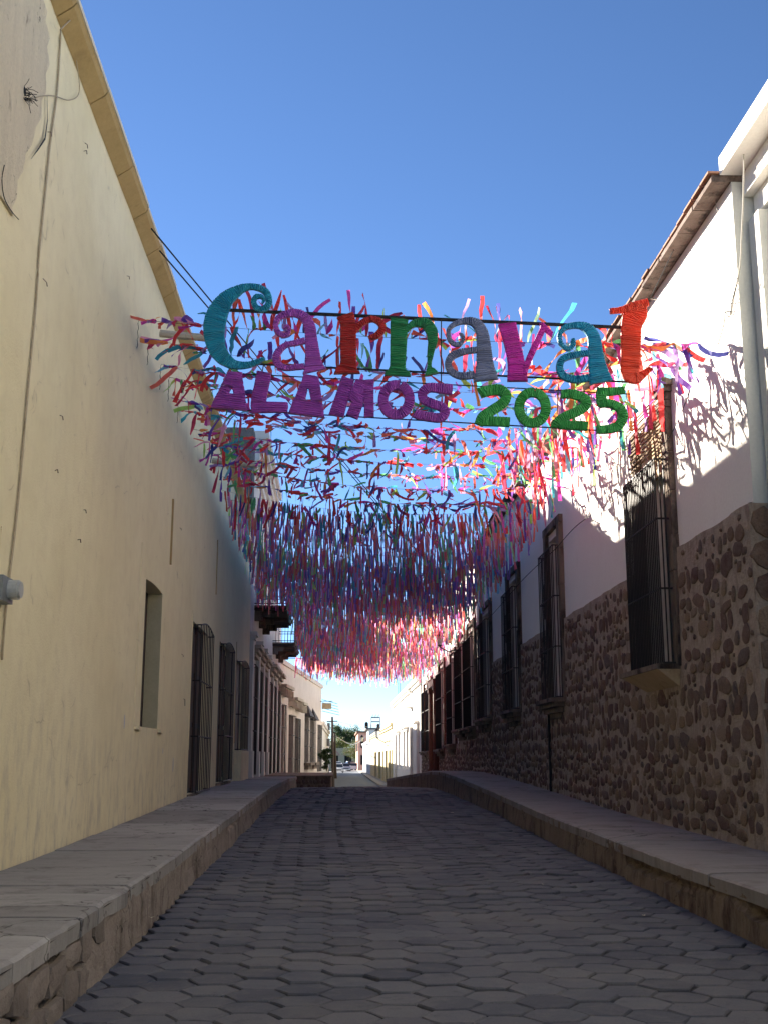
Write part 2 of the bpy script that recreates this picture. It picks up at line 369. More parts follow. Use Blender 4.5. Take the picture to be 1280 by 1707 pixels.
# pavers
R0 = .192
def hex_mesh(seed):
    rg = random.Random(seed); mb = MB()
    ang = [math.pi / 3 * k for k in range(6)]
    outer = []; 
    for k in range(6):
        r = R0 * rg.uniform(.94, 1.005); a = ang[k] + rg.uniform(-.04, .04); outer.append(Vector((r * math.cos(a), r * math.sin(a), 0)))
        # mid-edge point for a slightly broken edge
        a2 = ang[k] + math.pi / 6; r2 = R0 * .866 * rg.uniform(.95, 1.005); outer.append(Vector((r2 * math.cos(a2), r2 * math.sin(a2), 0)))
    K = len(outer)
    for p in outer: mb.v.append((p.x * 1.01, p.y * 1.01, -.06))
    for p in outer: mb.v.append((p.x, p.y, -.008 + rg.uniform(-.005, .003)))
    for p in outer: mb.v.append((p.x * .955, p.y * .955, rg.uniform(-.0015, .0015)))
    mb.v.append((0, 0, .002))
    for k in range(K):
        j = (k + 1) % K
        mb.f.append((k, j, K + j, K + k)); mb.f.append((K + k, K + j, 2 * K + j, 2 * K + k)); mb.f.append((2 * K + k, 2 * K + j, 3 * K))
    return mb
HV = [hex_mesh(100 + i) for i in range(14)]
HM = []
for h in HV:
    me = h.mesh('paver', M_pav); HM.append(me)
cells = []
dx = R0 * 1.5; dy = R0 * math.sqrt(3)
nx = int(5.4 / dx); ny = int(46 / dy)
for i in range(-nx // 2 - 1, nx // 2 + 3):
    for j in range(-14, ny):
        y = j * dy + (dy / 2 if i % 2 else 0); x = .82 + i * dx
        x += .10 * math.sin(y * .21) * 1.2 + U(-.007, .007); y += U(-.007, .007)
        if -1.66 < x < 3.32 and y < 43.5: cells.append((x, y))
def crown(x): return .03 * math.sin(math.pi * min(1, max(0, (x + 1.75) / 5.15)))
def pav_z(x, y): return rz(y) + crown(x) + .022 * noise.noise(Vector((x * .6, y * .6, 0))) + .008 * noise.noise(Vector((x * 2.5, y * 2.5, 3)))
def inview(x, y, z):
    v = Vector((x, y, z)) - EYE; w = v.dot(cw)
    if w < .5: return False
    px = CXp + F * v.dot(cr) / w; py = CYp - F * v.dot(cu) / w
    return -40 < px < 1320 and -40 < py < 1790
near = sorted([c for c in cells if inview(c[0], c[1], rz(c[1]))], key=lambda c: c[1])[:300]
nset = set(near)
for c in near:
    o = link('paver', random.choice(HM), road_bed); x, y = c
    o.location = (x, y, pav_z(x, y)); o.rotation_euler = (U(-.022, .022), U(-.022, .022), random.choice(range(6)) * math.pi / 3 + U(-.03, .03))
mb = MB(); tone = []
for c in cells:
    if c in nset or c[1] < -3: continue
    x, y = c; h = random.choice(HV); z0 = pav_z(x, y); n0 = len(mb.v); a = random.choice(range(6)) * math.pi / 3; ca, sa = math.cos(a), math.sin(a)
    tx, ty = U(-.035, .035), U(-.035, .035); dz = U(-.006, .006)
    for (p, q, r) in h.v:
        X = p * ca - q * sa; Y = p * sa + q * ca; mb.v.append((x + X, y + Y, z0 + r + dz + X * tx + Y * ty))
    mb.f += [tuple(n0 + i for i in f) for f in h.f]; tone += [random.random()] * len(h.v)
o = mb.build('pavers', M_pav, road_bed); props(o, kind='stuff')
at_ = o.data.attributes.new('tone', 'FLOAT', 'POINT'); at_.data.foreach_set('value', tone)

# ------------------------------------------------------------------ pavements with slabs and kerbs
def slab_mesh(ya, yb, xa, xb, zt, th, edge_noise, flip, seed):
    """xa = kerb side, xb = wall side; worn, slightly uneven slab with ragged kerb edge"""
    mb = MB(); nu = max(2, int((yb - ya) / .12)); nv = 7
    top = []
    for i in range(nu + 1):
        y = ya + (yb - ya) * i / nu; row = []
        for j in range(nv + 1):
            t = j / nv; e = xa(y) + edge_noise * noise.noise(Vector((y * 3.1, seed, 0))) * .5 + edge_noise * .6 * noise.noise(Vector((y * 11, seed, 5)))
            x = e + (xb(y) - e) * t
            z = zt(y) + .008 * noise.noise(Vector((x * 1.3, y * 1.3, seed)))
            if j == 0: z -= .02
            row.append(Vector((x, y, z)))
        # rounded nose: extra point
        row.insert(1, Vector((row[0].x + (row[1].x - row[0].x) * .15, y, row[0].z + .016)))
        top.append(row)
    m = len(top[0])
    for r in top:
        for p in r: mb.v.append(tuple(p))
    n1 = len(mb.v)
    for r in top: mb.v.append((r[0].x, r[0].y, r[0].z - th)); mb.v.append((r[-1].x, r[-1].y, r[-1].z - th))
    for i in range(nu):
        for j in range(m - 1):
            a = i * m + j; q = (a, a + 1, a + m + 1, a + m); mb.f.append(q)
        mb.f.append((i * m, (i + 1) * m, n1 + 2 * (i + 1), n1 + 2 * i))
    for i in (0, nu):
        mb.f.append(tuple(i * m + j for j in range(m)) + (n1 + 2 * i + 1, n1 + 2 * i))
    return mb
def walk(name, mat_, xk, xw, zt, cuts, zones_thick, noise_e, seed):
    ysp = cuts; base = MB()
    for a, b in zip(range(-12, 60, 1), range(-11, 61, 1)):
        if b > cuts[-1]: break
        x0, x1 = sorted((xk(a), xw(a))); x2, x3 = sorted((xk(b), xw(b)))
        base.quad((x0 + .06, a, zt(a) - .035), (x1 - .06 if False else x1, a, zt(a) - .035), (x3, b, zt(b) - .035), (x2 + .06, b, zt(b) - .035))
    w = props(base.build(name, M_soil), kind='structure')
    for k, (a, b) in enumerate(zip(ysp, ysp[1:])):
        g = U(.004, .01); off = U(-.006, .006)
        mbs = slab_mesh(a + g, b - g, xk, xw, lambda y: zt(y) + off, zones_thick, noise_e, 1, seed + k)
        mbs.build('slab', mat_, w, smooth=False)
    return w
cuts = [-12, -8, -4, -1, 2, 4]
y = 5.0
while y < 43: cuts.append(y); y += U(.45, .8) if y < 10 else U(1.0, 1.9) if y < 22 else U(1.8, 3)
cuts.append(44)
XLw = lambda y: tab([(-12, -2.83), (12, -2.86), (22, -2.88), (30, -2.93), (44, -3.0)], y)
wl_ = walk('sidewalk', M_walkL, lambda y: -1.57, XLw, lambda y: tab(SWL, y), cuts, .10, .035, 11)
cuts = [-12, -7, -2, 3, 6]; y = 8.
while y < 54: cuts.append(y); y += U(2.0, 3.6)
cuts.append(56)
wr_ = walk('sidewalk', M_walkR, lambda y: tab(CXR, y), lambda y: 4.5, lambda y: tab(SWR, y), cuts, .10, .03, 51)
def kerb(name, xk, zt, y0, y1, side, mat_, step, rec, parent):
    """kerb face as a fine grid pushed in and out: chipped recesses, cracks, bulges"""
    mb = MB(); nz = 12; y = y0; rows = []
    while y <= y1:
        zt_, zb = zt(y) - .03, rz(y) - .05; row = []
        for j in range(nz + 1):
            z = zb + (zt_ - zb) * j / nz
            d = .03 * noise.noise(Vector((y * .9, z * 2, 1))) + .014 * noise.noise(Vector((y * 5, z * 7, 4))) + .006 * noise.noise(Vector((y * 17, z * 19, 9)))
            for (ra, rb, za, zb2, dep) in rec:
                n = .12 * noise.noise(Vector((y * 4, z * 4, 7)))
                if ra + n < y < rb + n and zt_ - za + n * .5 < z < zt_ - zb2 + n * .4 + .03: d -= dep * (.7 + .9 * abs(noise.noise(Vector((y * 9, z * 9, 2)))))
            row.append((xk(y) + side * (d - .012 - .03 * (1 - j / nz) * -1), y, z))
        rows.append(row); y += step(y)
    for a, b in zip(rows, rows[1:]):
        for j in range(nz): mb.quad(a[j], b[j], b[j + 1], a[j + 1])
    return mb.build(name, mat_, parent, smooth=False)
kerb('kerb_face', lambda y: -1.57, lambda y: tab(SWL, y), -6, 44, 1, M_curbL, lambda y: .045 if 4 < y < 14 else .15 if y < 24 else .4, [(17, 18.5, .14, 0, .05), (4, 7.6, .6, .0, .07)], wl_)
kerb('kerb_face', lambda y: tab(CXR, y), lambda y: tab(SWR, y), -6, 56, -1, M_curbR, lambda y: .045 if 7 < y < 15 else .12 if y < 26 else .4,
     [(11.2, 13.2, .20, 0, .09), (8.4, 9.25, .22, 0, .12), (9.2, 11.3, .16, .13, .03), (14, 17, .1, .0, .03), (19, 23, .08, 0, .03)], wr_)
# rubble stones showing in the left kerb near the camera
def poly_stone(cx, cz, w, h, proud, rg, k=9, e=2.6):
    ring = []
    ph = rg.uniform(0, 6)
    for i in range(k):
        a = 2 * math.pi * i / k; q = 1 + .12 * math.sin(2 * a + ph) + rg.uniform(-.16, .14)
        ca, sa = math.cos(a), math.sin(a); s = (abs(ca) ** e + abs(sa) ** e) ** (-1 / e)
        ring.append((cx + w / 2 * ca * s * q, cz + h / 2 * sa * s * q))
    v = []; f = []
    for (a, c) in ring: v.append((a, -.02, c))
    for (a, c) in ring: v.append((cx + (a - cx) * .94, proud * rg.uniform(.6, 1.05), cz + (c - cz) * .94))
    for (a, c) in ring: v.append((cx + (a - cx) * .5 + rg.uniform(-.01, .01), proud * rg.uniform(1.0, 1.5), cz + (c - cz) * .5))
    v.append((cx, proud * 1.3, cz))
    for i in range(k):
        j = (i + 1) % k
        f += [(i, j, k + j, k + i), (k + i, k + j, 2 * k + j, 2 * k + i), (2 * k + i, 2 * k + j, 3 * k)]
    return v, f
rg = random.Random(5)
y = 4.9
while y < 8.0:
    z = rz(y) - .04; w = rg.uniform(.22, .4)
    zt_ = tab(SWL, y) - .10
    while z < zt_ - .05:
        h = rg.uniform(.14, .3); h = min(h, zt_ - z)
        if h > .05:
            v, f = poly_stone(0, 0, w * rg.uniform(.9, 1.04), h * 1.02, .022, rg, 8, 5.)
            v = [(a * (1.04 if b < 0 else 1), min(b, .024), c) for a, b, c in v]
            mb = MB(); mb.v = [(-1.59 + b, y + w / 2 + a, z + h / 2 + c) for a, b, c in v]; mb.f = f
            mb.build('stone', M_curbst, wl_)
        z += h + .012
    y += w + .012
# low wall block closing the left pavement, and lower pavements beyond the crest
mb = MB(); mb.box(-3.2, -.30, 44.05, 53, -.2, .77); mb.box(-3.2, -.24, 44.0, 53.02, .77, .83)
ramp_wall = mb.build('ramp_wall', M_curbR); props(ramp_wall, 'low brown rubble wall ending the left pavement at the crest of the street', 'wall')
mb = MB()
for k in range(9):
    for q in range(2):
        v, f = poly_stone(0, 0, .14, .17, .02, rg, 8)
        mb2 = MB(); mb2.v = [(-.4 - .14 * k - (.07 if q else 0) + a, 44.05 - b, .42 + .19 * q + c) for a, b, c in v]; mb2.f = f
        mb2.build('stone', M_stone, ramp_wall)
mb = MB()
for a, b in zip(range(53, 200, 7), range(60, 207, 7)):
    for x0, x1 in ((-3.4, -.75),):
        mb.hexa([Vector(p) for p in ((x0, a, rz(a) - .3), (x1, a, rz(a) - .3), (x1 - .0, b, rz(b) - .3), (x0, b, rz(b) - .3), (x0, a, rz(a) + .16), (x1, a, rz(a) + .16), (x1, b, rz(b) + .16), (x0, b, rz(b) + .16))])
props(mb.build('sidewalk', M_walkL), kind='structure')
mb = MB()
for a, b in zip(range(57, 240, 7), range(64, 247, 7)):
    x0, x1 = 3.45, 4.6
    mb.hexa([Vector(p) for p in ((x0, a, rz(a) - .3), (x1, a, rz(a) - .3), (x1, b, rz(b) - .3), (x0, b, rz(b) - .3), (x0, a, rz(a) + .18), (x1, a, rz(a) + .18), (x1, b, rz(b) + .18), (x0, b, rz(b) + .18))])
props(mb.build('sidewalk', surf('pale far pavement', (.3, .28, .26), (.36, .34, .31))), kind='structure')

# ------------------------------------------------------------------ grilles
def grille(fr, parent, u0, u1, z0, z1, pr, nb, hz, single, arch=0, mat_=None, side_bars=2, rbar=.011):
    """projecting iron grille; bars are objects of their own when single"""
    mat_ = mat_ or M_iron
    if single:
        for i in range(nb):
            u = u0 + (u1 - u0) * i / (nb - 1); m = MB(); zt = z1 + arch * math.sin(math.pi * i / (nb - 1))
            m.tube([fr.P(u + U(-.004, .004), pr, z0), fr.P(u, pr, (z0 + z1) / 2), fr.P(u, pr, zt)], rbar, 5); m.build('bar', mat_, parent)
        for s in (u0, u1):
            for k in range(1, side_bars + 1):
                d = pr * k / (side_bars + 1); m = MB(); m.tube([fr.P(s, d, z0), fr.P(s, d, z1)], rbar, 5); m.build('bar', mat_, parent)
    else:
        m = MB()
        for i in range(nb):
            u = u0 + (u1 - u0) * i / (nb - 1); zt = z1 + arch * math.sin(math.pi * i / (nb - 1))
            m.tube([fr.P(u, pr, z0), fr.P(u, pr, zt)], rbar * 1.1, 4, False)
        for s in (u0, u1):
            for k in range(1, side_bars + 1): m.tube([fr.P(s, pr * k / (side_bars + 1), z0), fr.P(s, pr * k / (side_bars + 1), z1)], rbar, 4, False)
        m.build('bars', mat_, parent)
    m = MB()
    for k, z in enumerate([z0 + .02] + [z0 + (z1 - z0) * h for h in hz] + [z1 - .01]):
        t = .014
        a = arch if k == len(hz) + 1 else 0
        pts = [fr.P(u0, 0, z), fr.P(u0, pr + .004, z)] + [fr.P(u0 + (u1 - u0) * q / 6, pr + .004, z + a * math.sin(math.pi * q / 6)) for q in range(1, 6)] + [fr.P(u1, pr + .004, z), fr.P(u1, 0, z)]
        for p, q in zip(pts, pts[1:]): m.tube([p, q], t, 5)
        if single: m.build('crossbar', mat_, parent); m = MB()
    if not single: m.build('crossbar', mat_, parent)
def sub(name, parent, label=None):
    o = bpy.data.objects.new(name, None); sc.collection.objects.link(o); o.parent = parent
    if label: o['label'] = label
    return o

# ------------------------------------------------------------------ LEFT: yellow house
yh = thing('yellow_house', (-2.85, 20, .6), 'tall cream yellow plastered house with ochre cornice along the left pavement', 'house')
fl = Fr(-2.82, -14, -2.95, 37.6)
fl.n = Vector((fl.t.y, -fl.t.x, 0))
def uy(y): return (y + 14) * fl.L / 51.6
ops = [(uy(17.0), uy(18.65), 1.94, 4.14, .26), (uy(22.7), uy(25.3), .80, 4.15, .13), (uy(28.0), uy(30.6), .90, 4.28, .13), (uy(32.9), uy(35.6), 1.70, 4.25, .13),
       (uy(2), uy(4), .5, 3.6, .3), (uy(-6), uy(-4), .5, 3.6, .3)]
mb = MB(); facade(fl, 0, fl.L, .35, 8.82, ops, mb)
mb.build('wall', M_yel, yh)
mb = MB(); shell(fl, mb, 0, fl.L, -.5, 8.82, 9, d=-.001); mb.build('roof', M_och_edge, yh)
# window (recessed opening with broken timber edge)
def back(fr, name, parent, o, m, d=None):
    b = MB(); D = (o[4] if len(o) > 4 else .35) - .02
    fr.box(b, o[0], o[1], -D - .06, -D, o[2], o[3]); return b.build(name, m, parent)
w = sub('window', yh, 'deep window opening without grille'); back(fl, 'shutter', w, ops[0], M_shut)
mb = MB(); fl.box(mb, ops[0][1] - .004, ops[0][1] - .001, -.235, -.005, 1.95, 4.13); mb.build('reveal', M_yel_in, w)
mb = MB()
for k in range(14):
    z = 1.96 + k * .155; fl.box(mb, ops[0][0] + .0, ops[0][0] + U(.02, .05), -.19, -.16, z, z + U(.1, .15))
mb.build('frame', M_shut, w)
mb = MB()   # arched head filling piece
for q in range(8):
    a, b = ops[0][0] + 1.65 * q / 8, ops[0][0] + 1.65 * (q + 1) / 8
    za = 4.14 - .03 * (1 - math.sin(math.pi * q / 8)); zb = 4.14 - .03 * (1 - math.sin(math.pi * (q + 1) / 8))
    mb.hexa([fl.P(a, -.235, za), fl.P(b, -.235, zb), fl.P(b, -.002, zb), fl.P(a, -.002, za), fl.P(a, -.235, 4.15), fl.P(b, -.235, 4.15), fl.P(b, -.002, 4.15), fl.P(a, -.002, 4.15)])
mb.build('arch_head', M_yel, w)
mb = MB(); mb.tube([fl.P(ops[0][0] + .2, -.1, 1.97), fl.P(ops[0][0] + .32, -.1, 1.97)], .035, 8); mb.build('sill_rag', flat('blue plastic', (.03, .05, .3), .4), w)
for a_, b_ in ((16.55, 16.95), (18.7, 19.1)):
    mb = MB(); fl.box(mb, uy(a_), uy(b_), 0, .05, 1.89, 1.93); mb.build('sill_stub', M_yel, yh)
for (px, ya, yb, wd_, pr_) in ((238, 905, 1212, .10, .012), (288, 832, 946, .05, .03), (322, 1018, 1250, .09, .012), (363, 900, 995, .04, .02), (395, 1070, 1240, .05, .012), (6, 880, 1440, .14, .01)):
    u, za = fl.uz(px, ya); u2, zb = fl.uz(px, yb); m = MB(); fl.box(m, u - wd_ / 2, u + wd_ / 2, 0, pr_, zb, za); m.build('plaster_strip', M_yel if wd_ > .06 else M_och, yh)
for i, o in enumerate(ops[1:3]):
    d = sub('door', yh, 'tall dark timber door behind a thin iron grille')
    back(fl, 'door_leaf', d, o, flat('blue black timber', (.03, .035, .05), .7))
    um = (o[0] + o[1]) / 2
    for a, b in ((o[0] + .03, um - .02), (um + .02, o[1] - .03)):
        for z0_, z1_ in ((o[2] + .1, o[2] + 1.3), (o[2] + 1.4, o[2] + 2.3), (o[2] + 2.4, o[3] - .15)):
            m = MB(); fl.box(m, a + .06, b - .06, -.108, -.09, z0_, z1_); m.build('panel', M_shut, d)
    m = MB(); fl.box(m, um - .02, um + .02, -.108, -.07, o[2], o[3]); m.build('meeting_stile', M_shut, d)
    grille(fl, d, o[0] + .25, o[1] + .05, o[2] + .02, o[3] - .04, .14, 9, (.33, .66), True, arch=.12, side_bars=1)
    m = MB(); fl.box(m, o[0], o[1] + .05, -.3, .12, o[2] - .12, o[2] - .005); m.build('threshold', M_jamb, d)
o = ops[3]; w = sub('window', yh, 'grey shuttered window above a yellow plinth'); back(fl, 'shutter', w, o, flat('grey timber', (.10, .10, .11), .7))
grille(fl, w, o[0] + .1, o[1] + .05, o[2], o[3] - .05, .16, 9, (.4,), True, arch=.1, side_bars=1)
m = MB(); fl.box(m, o[0] - .05, o[1] + .1, 0, .2, .8, o[2] - .02); m.build('plinth', M_yel, yh)
# cornice in separate segments: sloped soffit and pale edge
y = -13.9; k = 0
while y < 37.4:
    L = U(1.1, 1.7); y2 = min(y + L, 37.5); m = MB(); e = .012
    pts = []
    for t in range(5):
        yy = y + e + (y2 - y - 2 * e) * t / 4; n = .03 * noise.noise(Vector((yy * 1.5, 0, 0))); n2 = .012 * noise.noise(Vector((yy * 4, 5, 0)))
        zt = tab([(-14, 0), (20, 0), (37, -.02)], yy)
        pts.append([fl.P(uy(yy), 0.004, 8.735 + n * .6 + zt), fl.P(uy(yy), .17 + n2, 8.85 + zt), fl.P(uy(yy), .20 + n2, 8.90 + zt), fl.P(uy(yy), -.25, 8.93 + zt)])
    n0 = 0
    for r in pts: m.v += [tuple(p) for p in r]
    for a in range(4):
        for b in range(3): m.f.append((a * 4 + b, a * 4 + b + 1, a * 4 + b + 5, a * 4 + b + 4))
    m.f += [(0, 1, 2, 3), (16, 17, 18, 19)]
    m.build('cornice_slab', M_och, yh)
    m = MB(); yy = (y + y2) / 2; zt = 0
    fl.box(m, uy(y) + .006, uy(y2) - .006, -.2, .21 + U(-.01, .01), 8.905, 8.955 + U(0, .015)); m.build('coping', M_och_edge, yh)
    y = y2
# eroded plaster patch top left with torn edge and a hole
m = MB(); c0 = []
for k in range(28):
    t = k / 27; py = -40 + 400 * t
    px = 62 + 16 * math.sin(t * 5.2) - 30 * max(0, t - .62) / .38 + 3 * math.sin(k * 2.1)
    u, z = fl.uz(px, py); c0.append((u, z))
for (u, z), (u2, z2) in zip(c0, c0[1:]): m.hexa([fl.P(u - 3, 0.002, z), fl.P(u, 0.002, z), fl.P(u, .022, z), fl.P(u - 3, .016, z), fl.P(u2 - 3, 0.002, z2), fl.P(u2, 0.002, z2), fl.P(u2, .022, z2), fl.P(u2 - 3, .016, z2)])
m.build('plaster_patch', M_patch, yh, label='rough grey eroded plaster patch high on the wall')
m = MB()
pts = [fl.uz(px, py) for px, py in ((75, 160), (76, 200), (72, 232), (60, 250), (48, 265))]
for i, (a, b) in enumerate(zip(pts, pts[1:])):
    wa = (.012, .022, .03, .02, .004)[i]; wb = (.012, .022, .03, .02, .004)[i + 1]
    m.quad(fl.P(a[0] - wa, .0245, a[1]), fl.P(a[0] + wa * .2, .0245, a[1]), fl.P(b[0] + wb * .2, .0245, b[1]), fl.P(b[0] - wb, .0245, b[1]))
m.build('crack', M_dark, yh)
u, z = fl.uz(38, 152); m = MB()
rg = random.Random(3)
m.ball(fl.P(u, .01, z), .045, 9, 6, (.4, 1.2, 1.3)); m.build('hole', M_dark, yh)
m = MB()
for k in range(26):
    p = fl.P(u + rg.uniform(-.03, .06), .02, z + rg.uniform(-.09, .05)); d = Vector((rg.uniform(.2, 1), rg.uniform(-.7, .9), rg.uniform(-1, .4))).normalized() * rg.uniform(.05, .13)
    m.tube([p, p + d * .5 + Vector((.01, 0, .01)), p + d], .003, 4)
props(m.build('wire_tangle', M_wire), 'tangle of cut black wires in a hole high on the yellow wall', 'wires')
def cable(name, pts, r, mt, label, cat='cable', group=None, sub_=6):
    """smooth cable through points"""
    pts = [Vector(p) for p in pts]; out = []
    for i in range(len(pts) - 1):
        p0 = pts[max(i - 1, 0)]; p1 = pts[i]; p2 = pts[i + 1]; p3 = pts[min(i + 2, len(pts) - 1)]
        for k in range(sub_):
            t = k / sub_; out.append(.5 * ((2 * p1) + (p2 - p0) * t + (2 * p0 - 5 * p1 + 4 * p2 - p3) * t * t + (3 * p1 - p0 - 3 * p2 + p3) * t ** 3))
    out.append(pts[-1]); m = MB(); m.tube(out, r, 5)
    return props(m.build(name, mt, None, True), label, cat, group)
def wl_pts(fr, q, d=.02): return [fr.P(*(lambda uz: (uz[0], d, uz[1]))(fr.uz(px, py, d))) for px, py in q]
cable('conduit', wl_pts(fl, [(102, 49), (96, 150), (84, 240), (75, 330), (66, 420), (61, 500), (48, 640), (36, 780), (26, 880), (12, 1000), (4, 1100)], .018), .011, M_conduit, 'long brown conduit running down the yellow wall at far left')
cable('cable', wl_pts(fl, [(110, -10), (122, 40), (128, 100), (133, 140), (130, 160), (115, 167), (92, 160), (72, 160), (50, 166)], .03), .0055, M_conduit, 'thin looping cable from the ochre cornice into the wire tangle')
cable('cable', wl_pts(fl, [(102, 49), (115, 36), (128, 26), (134, 14)], .1), .008, M_conduit, 'short pale cable branching from the conduit up to the cornice')
cable('cable', wl_pts(fl, [(8, 275), (4, 300), (8, 330), (20, 352), (32, 366)], .03), .004, M_wire, 'thin dark wire curling below the eroded plaster patch')
mt_ = thing('meter_box', fl.P(*(lambda q: (q[0], 0, q[1]))(fl.uz(2, 988))), 'small grey electric meter box at left edge of the yellow wall', 'meter')
u, z = fl.uz(4, 986); m = MB(); fl.box(m, u - .30, u + .02, .0, .09, z - .11, z + .10); m.build('case', M_steel, mt_)
m = MB(); m.tube([fl.P(u - .1, .08, z), fl.P(u - .1, .17, z)], .085, 16); m.tube([fl.P(u + .02 - .12, .17, z), fl.P(u - .1, .19, z)], .07, 16); m.build('dial', flat('grey meter cover', (.42, .44, .42), .3), mt_)
rg = random.Random(9)
for px, py in ((100, 692), (92, 785), (140, 850), (72, 464), (212, 460), (300, 880), (306, 1165), (303, 1090), (142, 238), (140, 252), (80, 220), (130, 900)):
    u, z = fl.uz(px, py); m = MB(); d = Vector((.03, rg.uniform(-.02, .04), rg.uniform(-.03, .02))); m.tube([fl.P(u, 0, z), fl.P(u, 0, z) + d], .004, 5)
    m.tube([fl.P(u, 0, z) + d, fl.P(u, 0, z) + d + Vector((0, .03, -.03 if py != 1165 else -.12))], .005, 4); m.build('hook', M_jamb, yh)
m = MB()
for px, py, a, b in ((208, 1203, .035, .10), (289, 1275, .04, .13), (272, 1252, .02, .05)):
    u, z = fl.uz(px, py); m.ball(fl.P(u, .0, z), 1, 12, 6, (.004, a, b))
m.build('paint_spot', surf('grey blue filler', (.45, .46, .52), (.5, .52, .58)), yh, True)

# ------------------------------------------------------------------ LEFT: balcony house, tall
bh = thing('balcony_house', (-3, 42, .8), 'tall white house with dark iron balcony and moulded doorways', 'house')
fb = Fr(-2.97, 37.6, -3.0, 47.3); fb.n = Vector((1, 0, 0))
opb = [(1.5, 2.9, .85, 4.6, .3), (4.3, 5.7, .85, 4.6, .3), (7.2, 8.6, .85, 4.6, .3), (2.4, 3.6, 6.7, 9.2, .3), (5.2, 6.4, 6.7, 9.2, .3)]
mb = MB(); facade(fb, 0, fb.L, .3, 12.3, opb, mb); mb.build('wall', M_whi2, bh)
mb = MB(); shell(fb, mb, .0, fb.L, -.5, 12.3, 9, d=-.001); mb.build('side_wall', M_dkst, bh)
for i in range(5):
    m = MB(); fb.box(m, -.05, fb.L, 0, .10 + .10 * i, 11.1 + .26 * i, 11.1 + .26 * i + .25); m.build('cornice', M_whi2, bh)
for u in (.1, 3.35, 6.2, 9.0):
    m = MB(); fb.box(m, u, u + .55, 0, .14, .82, 5.3); fb.box(m, u - .05, u + .6, 0, .2, .82, 1.7); fb.box(m, u - .06, u + .61, 0, .2, 5.3, 5.42); fb.box(m, u - .1, u + .65, 0, .26, 5.42, 5.55); m.build('pilaster', M_side, bh)
for i, o in enumerate(opb[:3]):
    d = sub('door', bh, 'dark doorway between pilasters'); back(fb, 'door_leaf', d, o, M_shut)
    grille(fb, d, o[0] + .05, o[1] - .05, o[2] + .05, o[3], .12, 8, (.4, .7), False, side_bars=1)
    for k in range(3):
        m = MB(); fb.box(m, o[0] - .2 - .05 * k, o[1] + .2 + .05 * k, 0, .14 + .09 * k, o[3] + .25 + .13 * k, o[3] + .37 + .13 * k); m.build('hood', M_jambL, d)
for o in opb[3:]:
    d = sub('door', bh, 'balcony door'); back(fb, 'door_leaf', d, o, M_glass)
def balcony(fr, parent, u0, u1, prj, z):
    b = sub('balcony', parent)
    for k in range(int((u1 - u0) / .5)):
        m = MB(); a = u0 + k * .5; fr.box(m, a + .01, a + .49, 0, prj, z - .10, z - .02); m.build('plank', M_shut, b)
    m = MB(); fr.box(m, u0 - .04, u1 + .04, 0, prj + .05, z - .015, z + .05); m.build('floor_slab', M_jamb, b)
    for u in (u0 + .2, (u0 + u1) / 2, u1 - .3):
        m = MB(); fr.box(m, u, u + .16, 0, prj * .92, z - .20, z - .105); fr.box(m, u, u + .16, 0, prj * .5, z - .32, z - .202); fr.box(m, u, u + .16, 0, prj * .25, z - .46, z - .322); m.build('bracket', M_jamb, b)
    m = MB()
    n = int((u1 - u0) / .16)
    for i in range(n + 1): u = u0 + (u1 - u0) * i / n; m.tube([fr.P(u, prj, z + .05), fr.P(u, prj, z + 1.05)], .010, 4, False)
    for s in (u0, u1):
        for i in range(1, 7): m.tube([fr.P(s, prj * i / 7, z + .05), fr.P(s, prj * i / 7, z + 1.05)], .010, 4, False)
    for zz in (.12, .95, 1.06): m.tube([fr.P(u0, 0, z + zz), fr.P(u0, prj, z + zz), fr.P(u1, prj, z + zz), fr.P(u1, 0, z + zz)], .018, 5)
    m.build('railing', M_iron, b)
balcony(fb, bh, 2.0, 7.0, 1.1, 6.62)
m = MB(); m.box(-12, -2.6, 32.6, 33.4, 8.9, 11.05)
st_ = props(m.build('parapet_block', M_dkst), 'dark grey rubble chimney block standing on the roof behind the yellow cornice', 'chimney')
# spout on the yellow eave
for px, py in ((268, 556), (355, 768)):
    a = at(px, py, x=-2.7); m = MB(); m.tube([a, a + Vector((.95, -.1, -.12))], .06, 8); m.build('spout', M_jambL, yh)

# ------------------------------------------------------------------ LEFT: second balcony house
b2 = thing('balcony_house', (-3, 52, .7), 'pale weathered house with timber balcony seen beyond the first balcony', 'house')
f2 = Fr(-3.0, 47.3, -2.95, 57.5); f2.n = Vector((1, 0, 0))
op2 = [(1.2, 2.6, .8, 4.6, .3), (3.8, 5.2, .8, 4.6, .3), (6.8, 8.2, .8, 4.6, .3)]
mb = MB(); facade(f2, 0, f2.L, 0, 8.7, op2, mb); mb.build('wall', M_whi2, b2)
mb = MB(); shell(f2, mb, 0, f2.L, -.5, 8.7, 9, d=-.001); mb.build('roof', M_dkst, b2)
for i, o in enumerate(op2):
    d = sub('door', b2); back(f2, 'door_leaf', d, o, M_shut)
    grille(f2, d, o[0] + .05, o[1] - .05, o[2], o[3], .12, 7, (.4, .7), False)
    for k in range(3):
        m = MB(); f2.box(m, o[0] - .2 - .06 * k, o[1] + .2 + .06 * k, 0, .15 + .12 * k, o[3] + .3 + .15 * k, o[3] + .43 + .15 * k); m.build('hood', M_jambL, d)
balcony(f2, b2, 3.6, 8.6, .95, 6.45)
for u in (.2, 3.1, 6.0, 9.4):
    m = MB(); f2.box(m, u, u + .3, 0, .12, .7, 5.6); m.build('pilaster', M_side, b2)

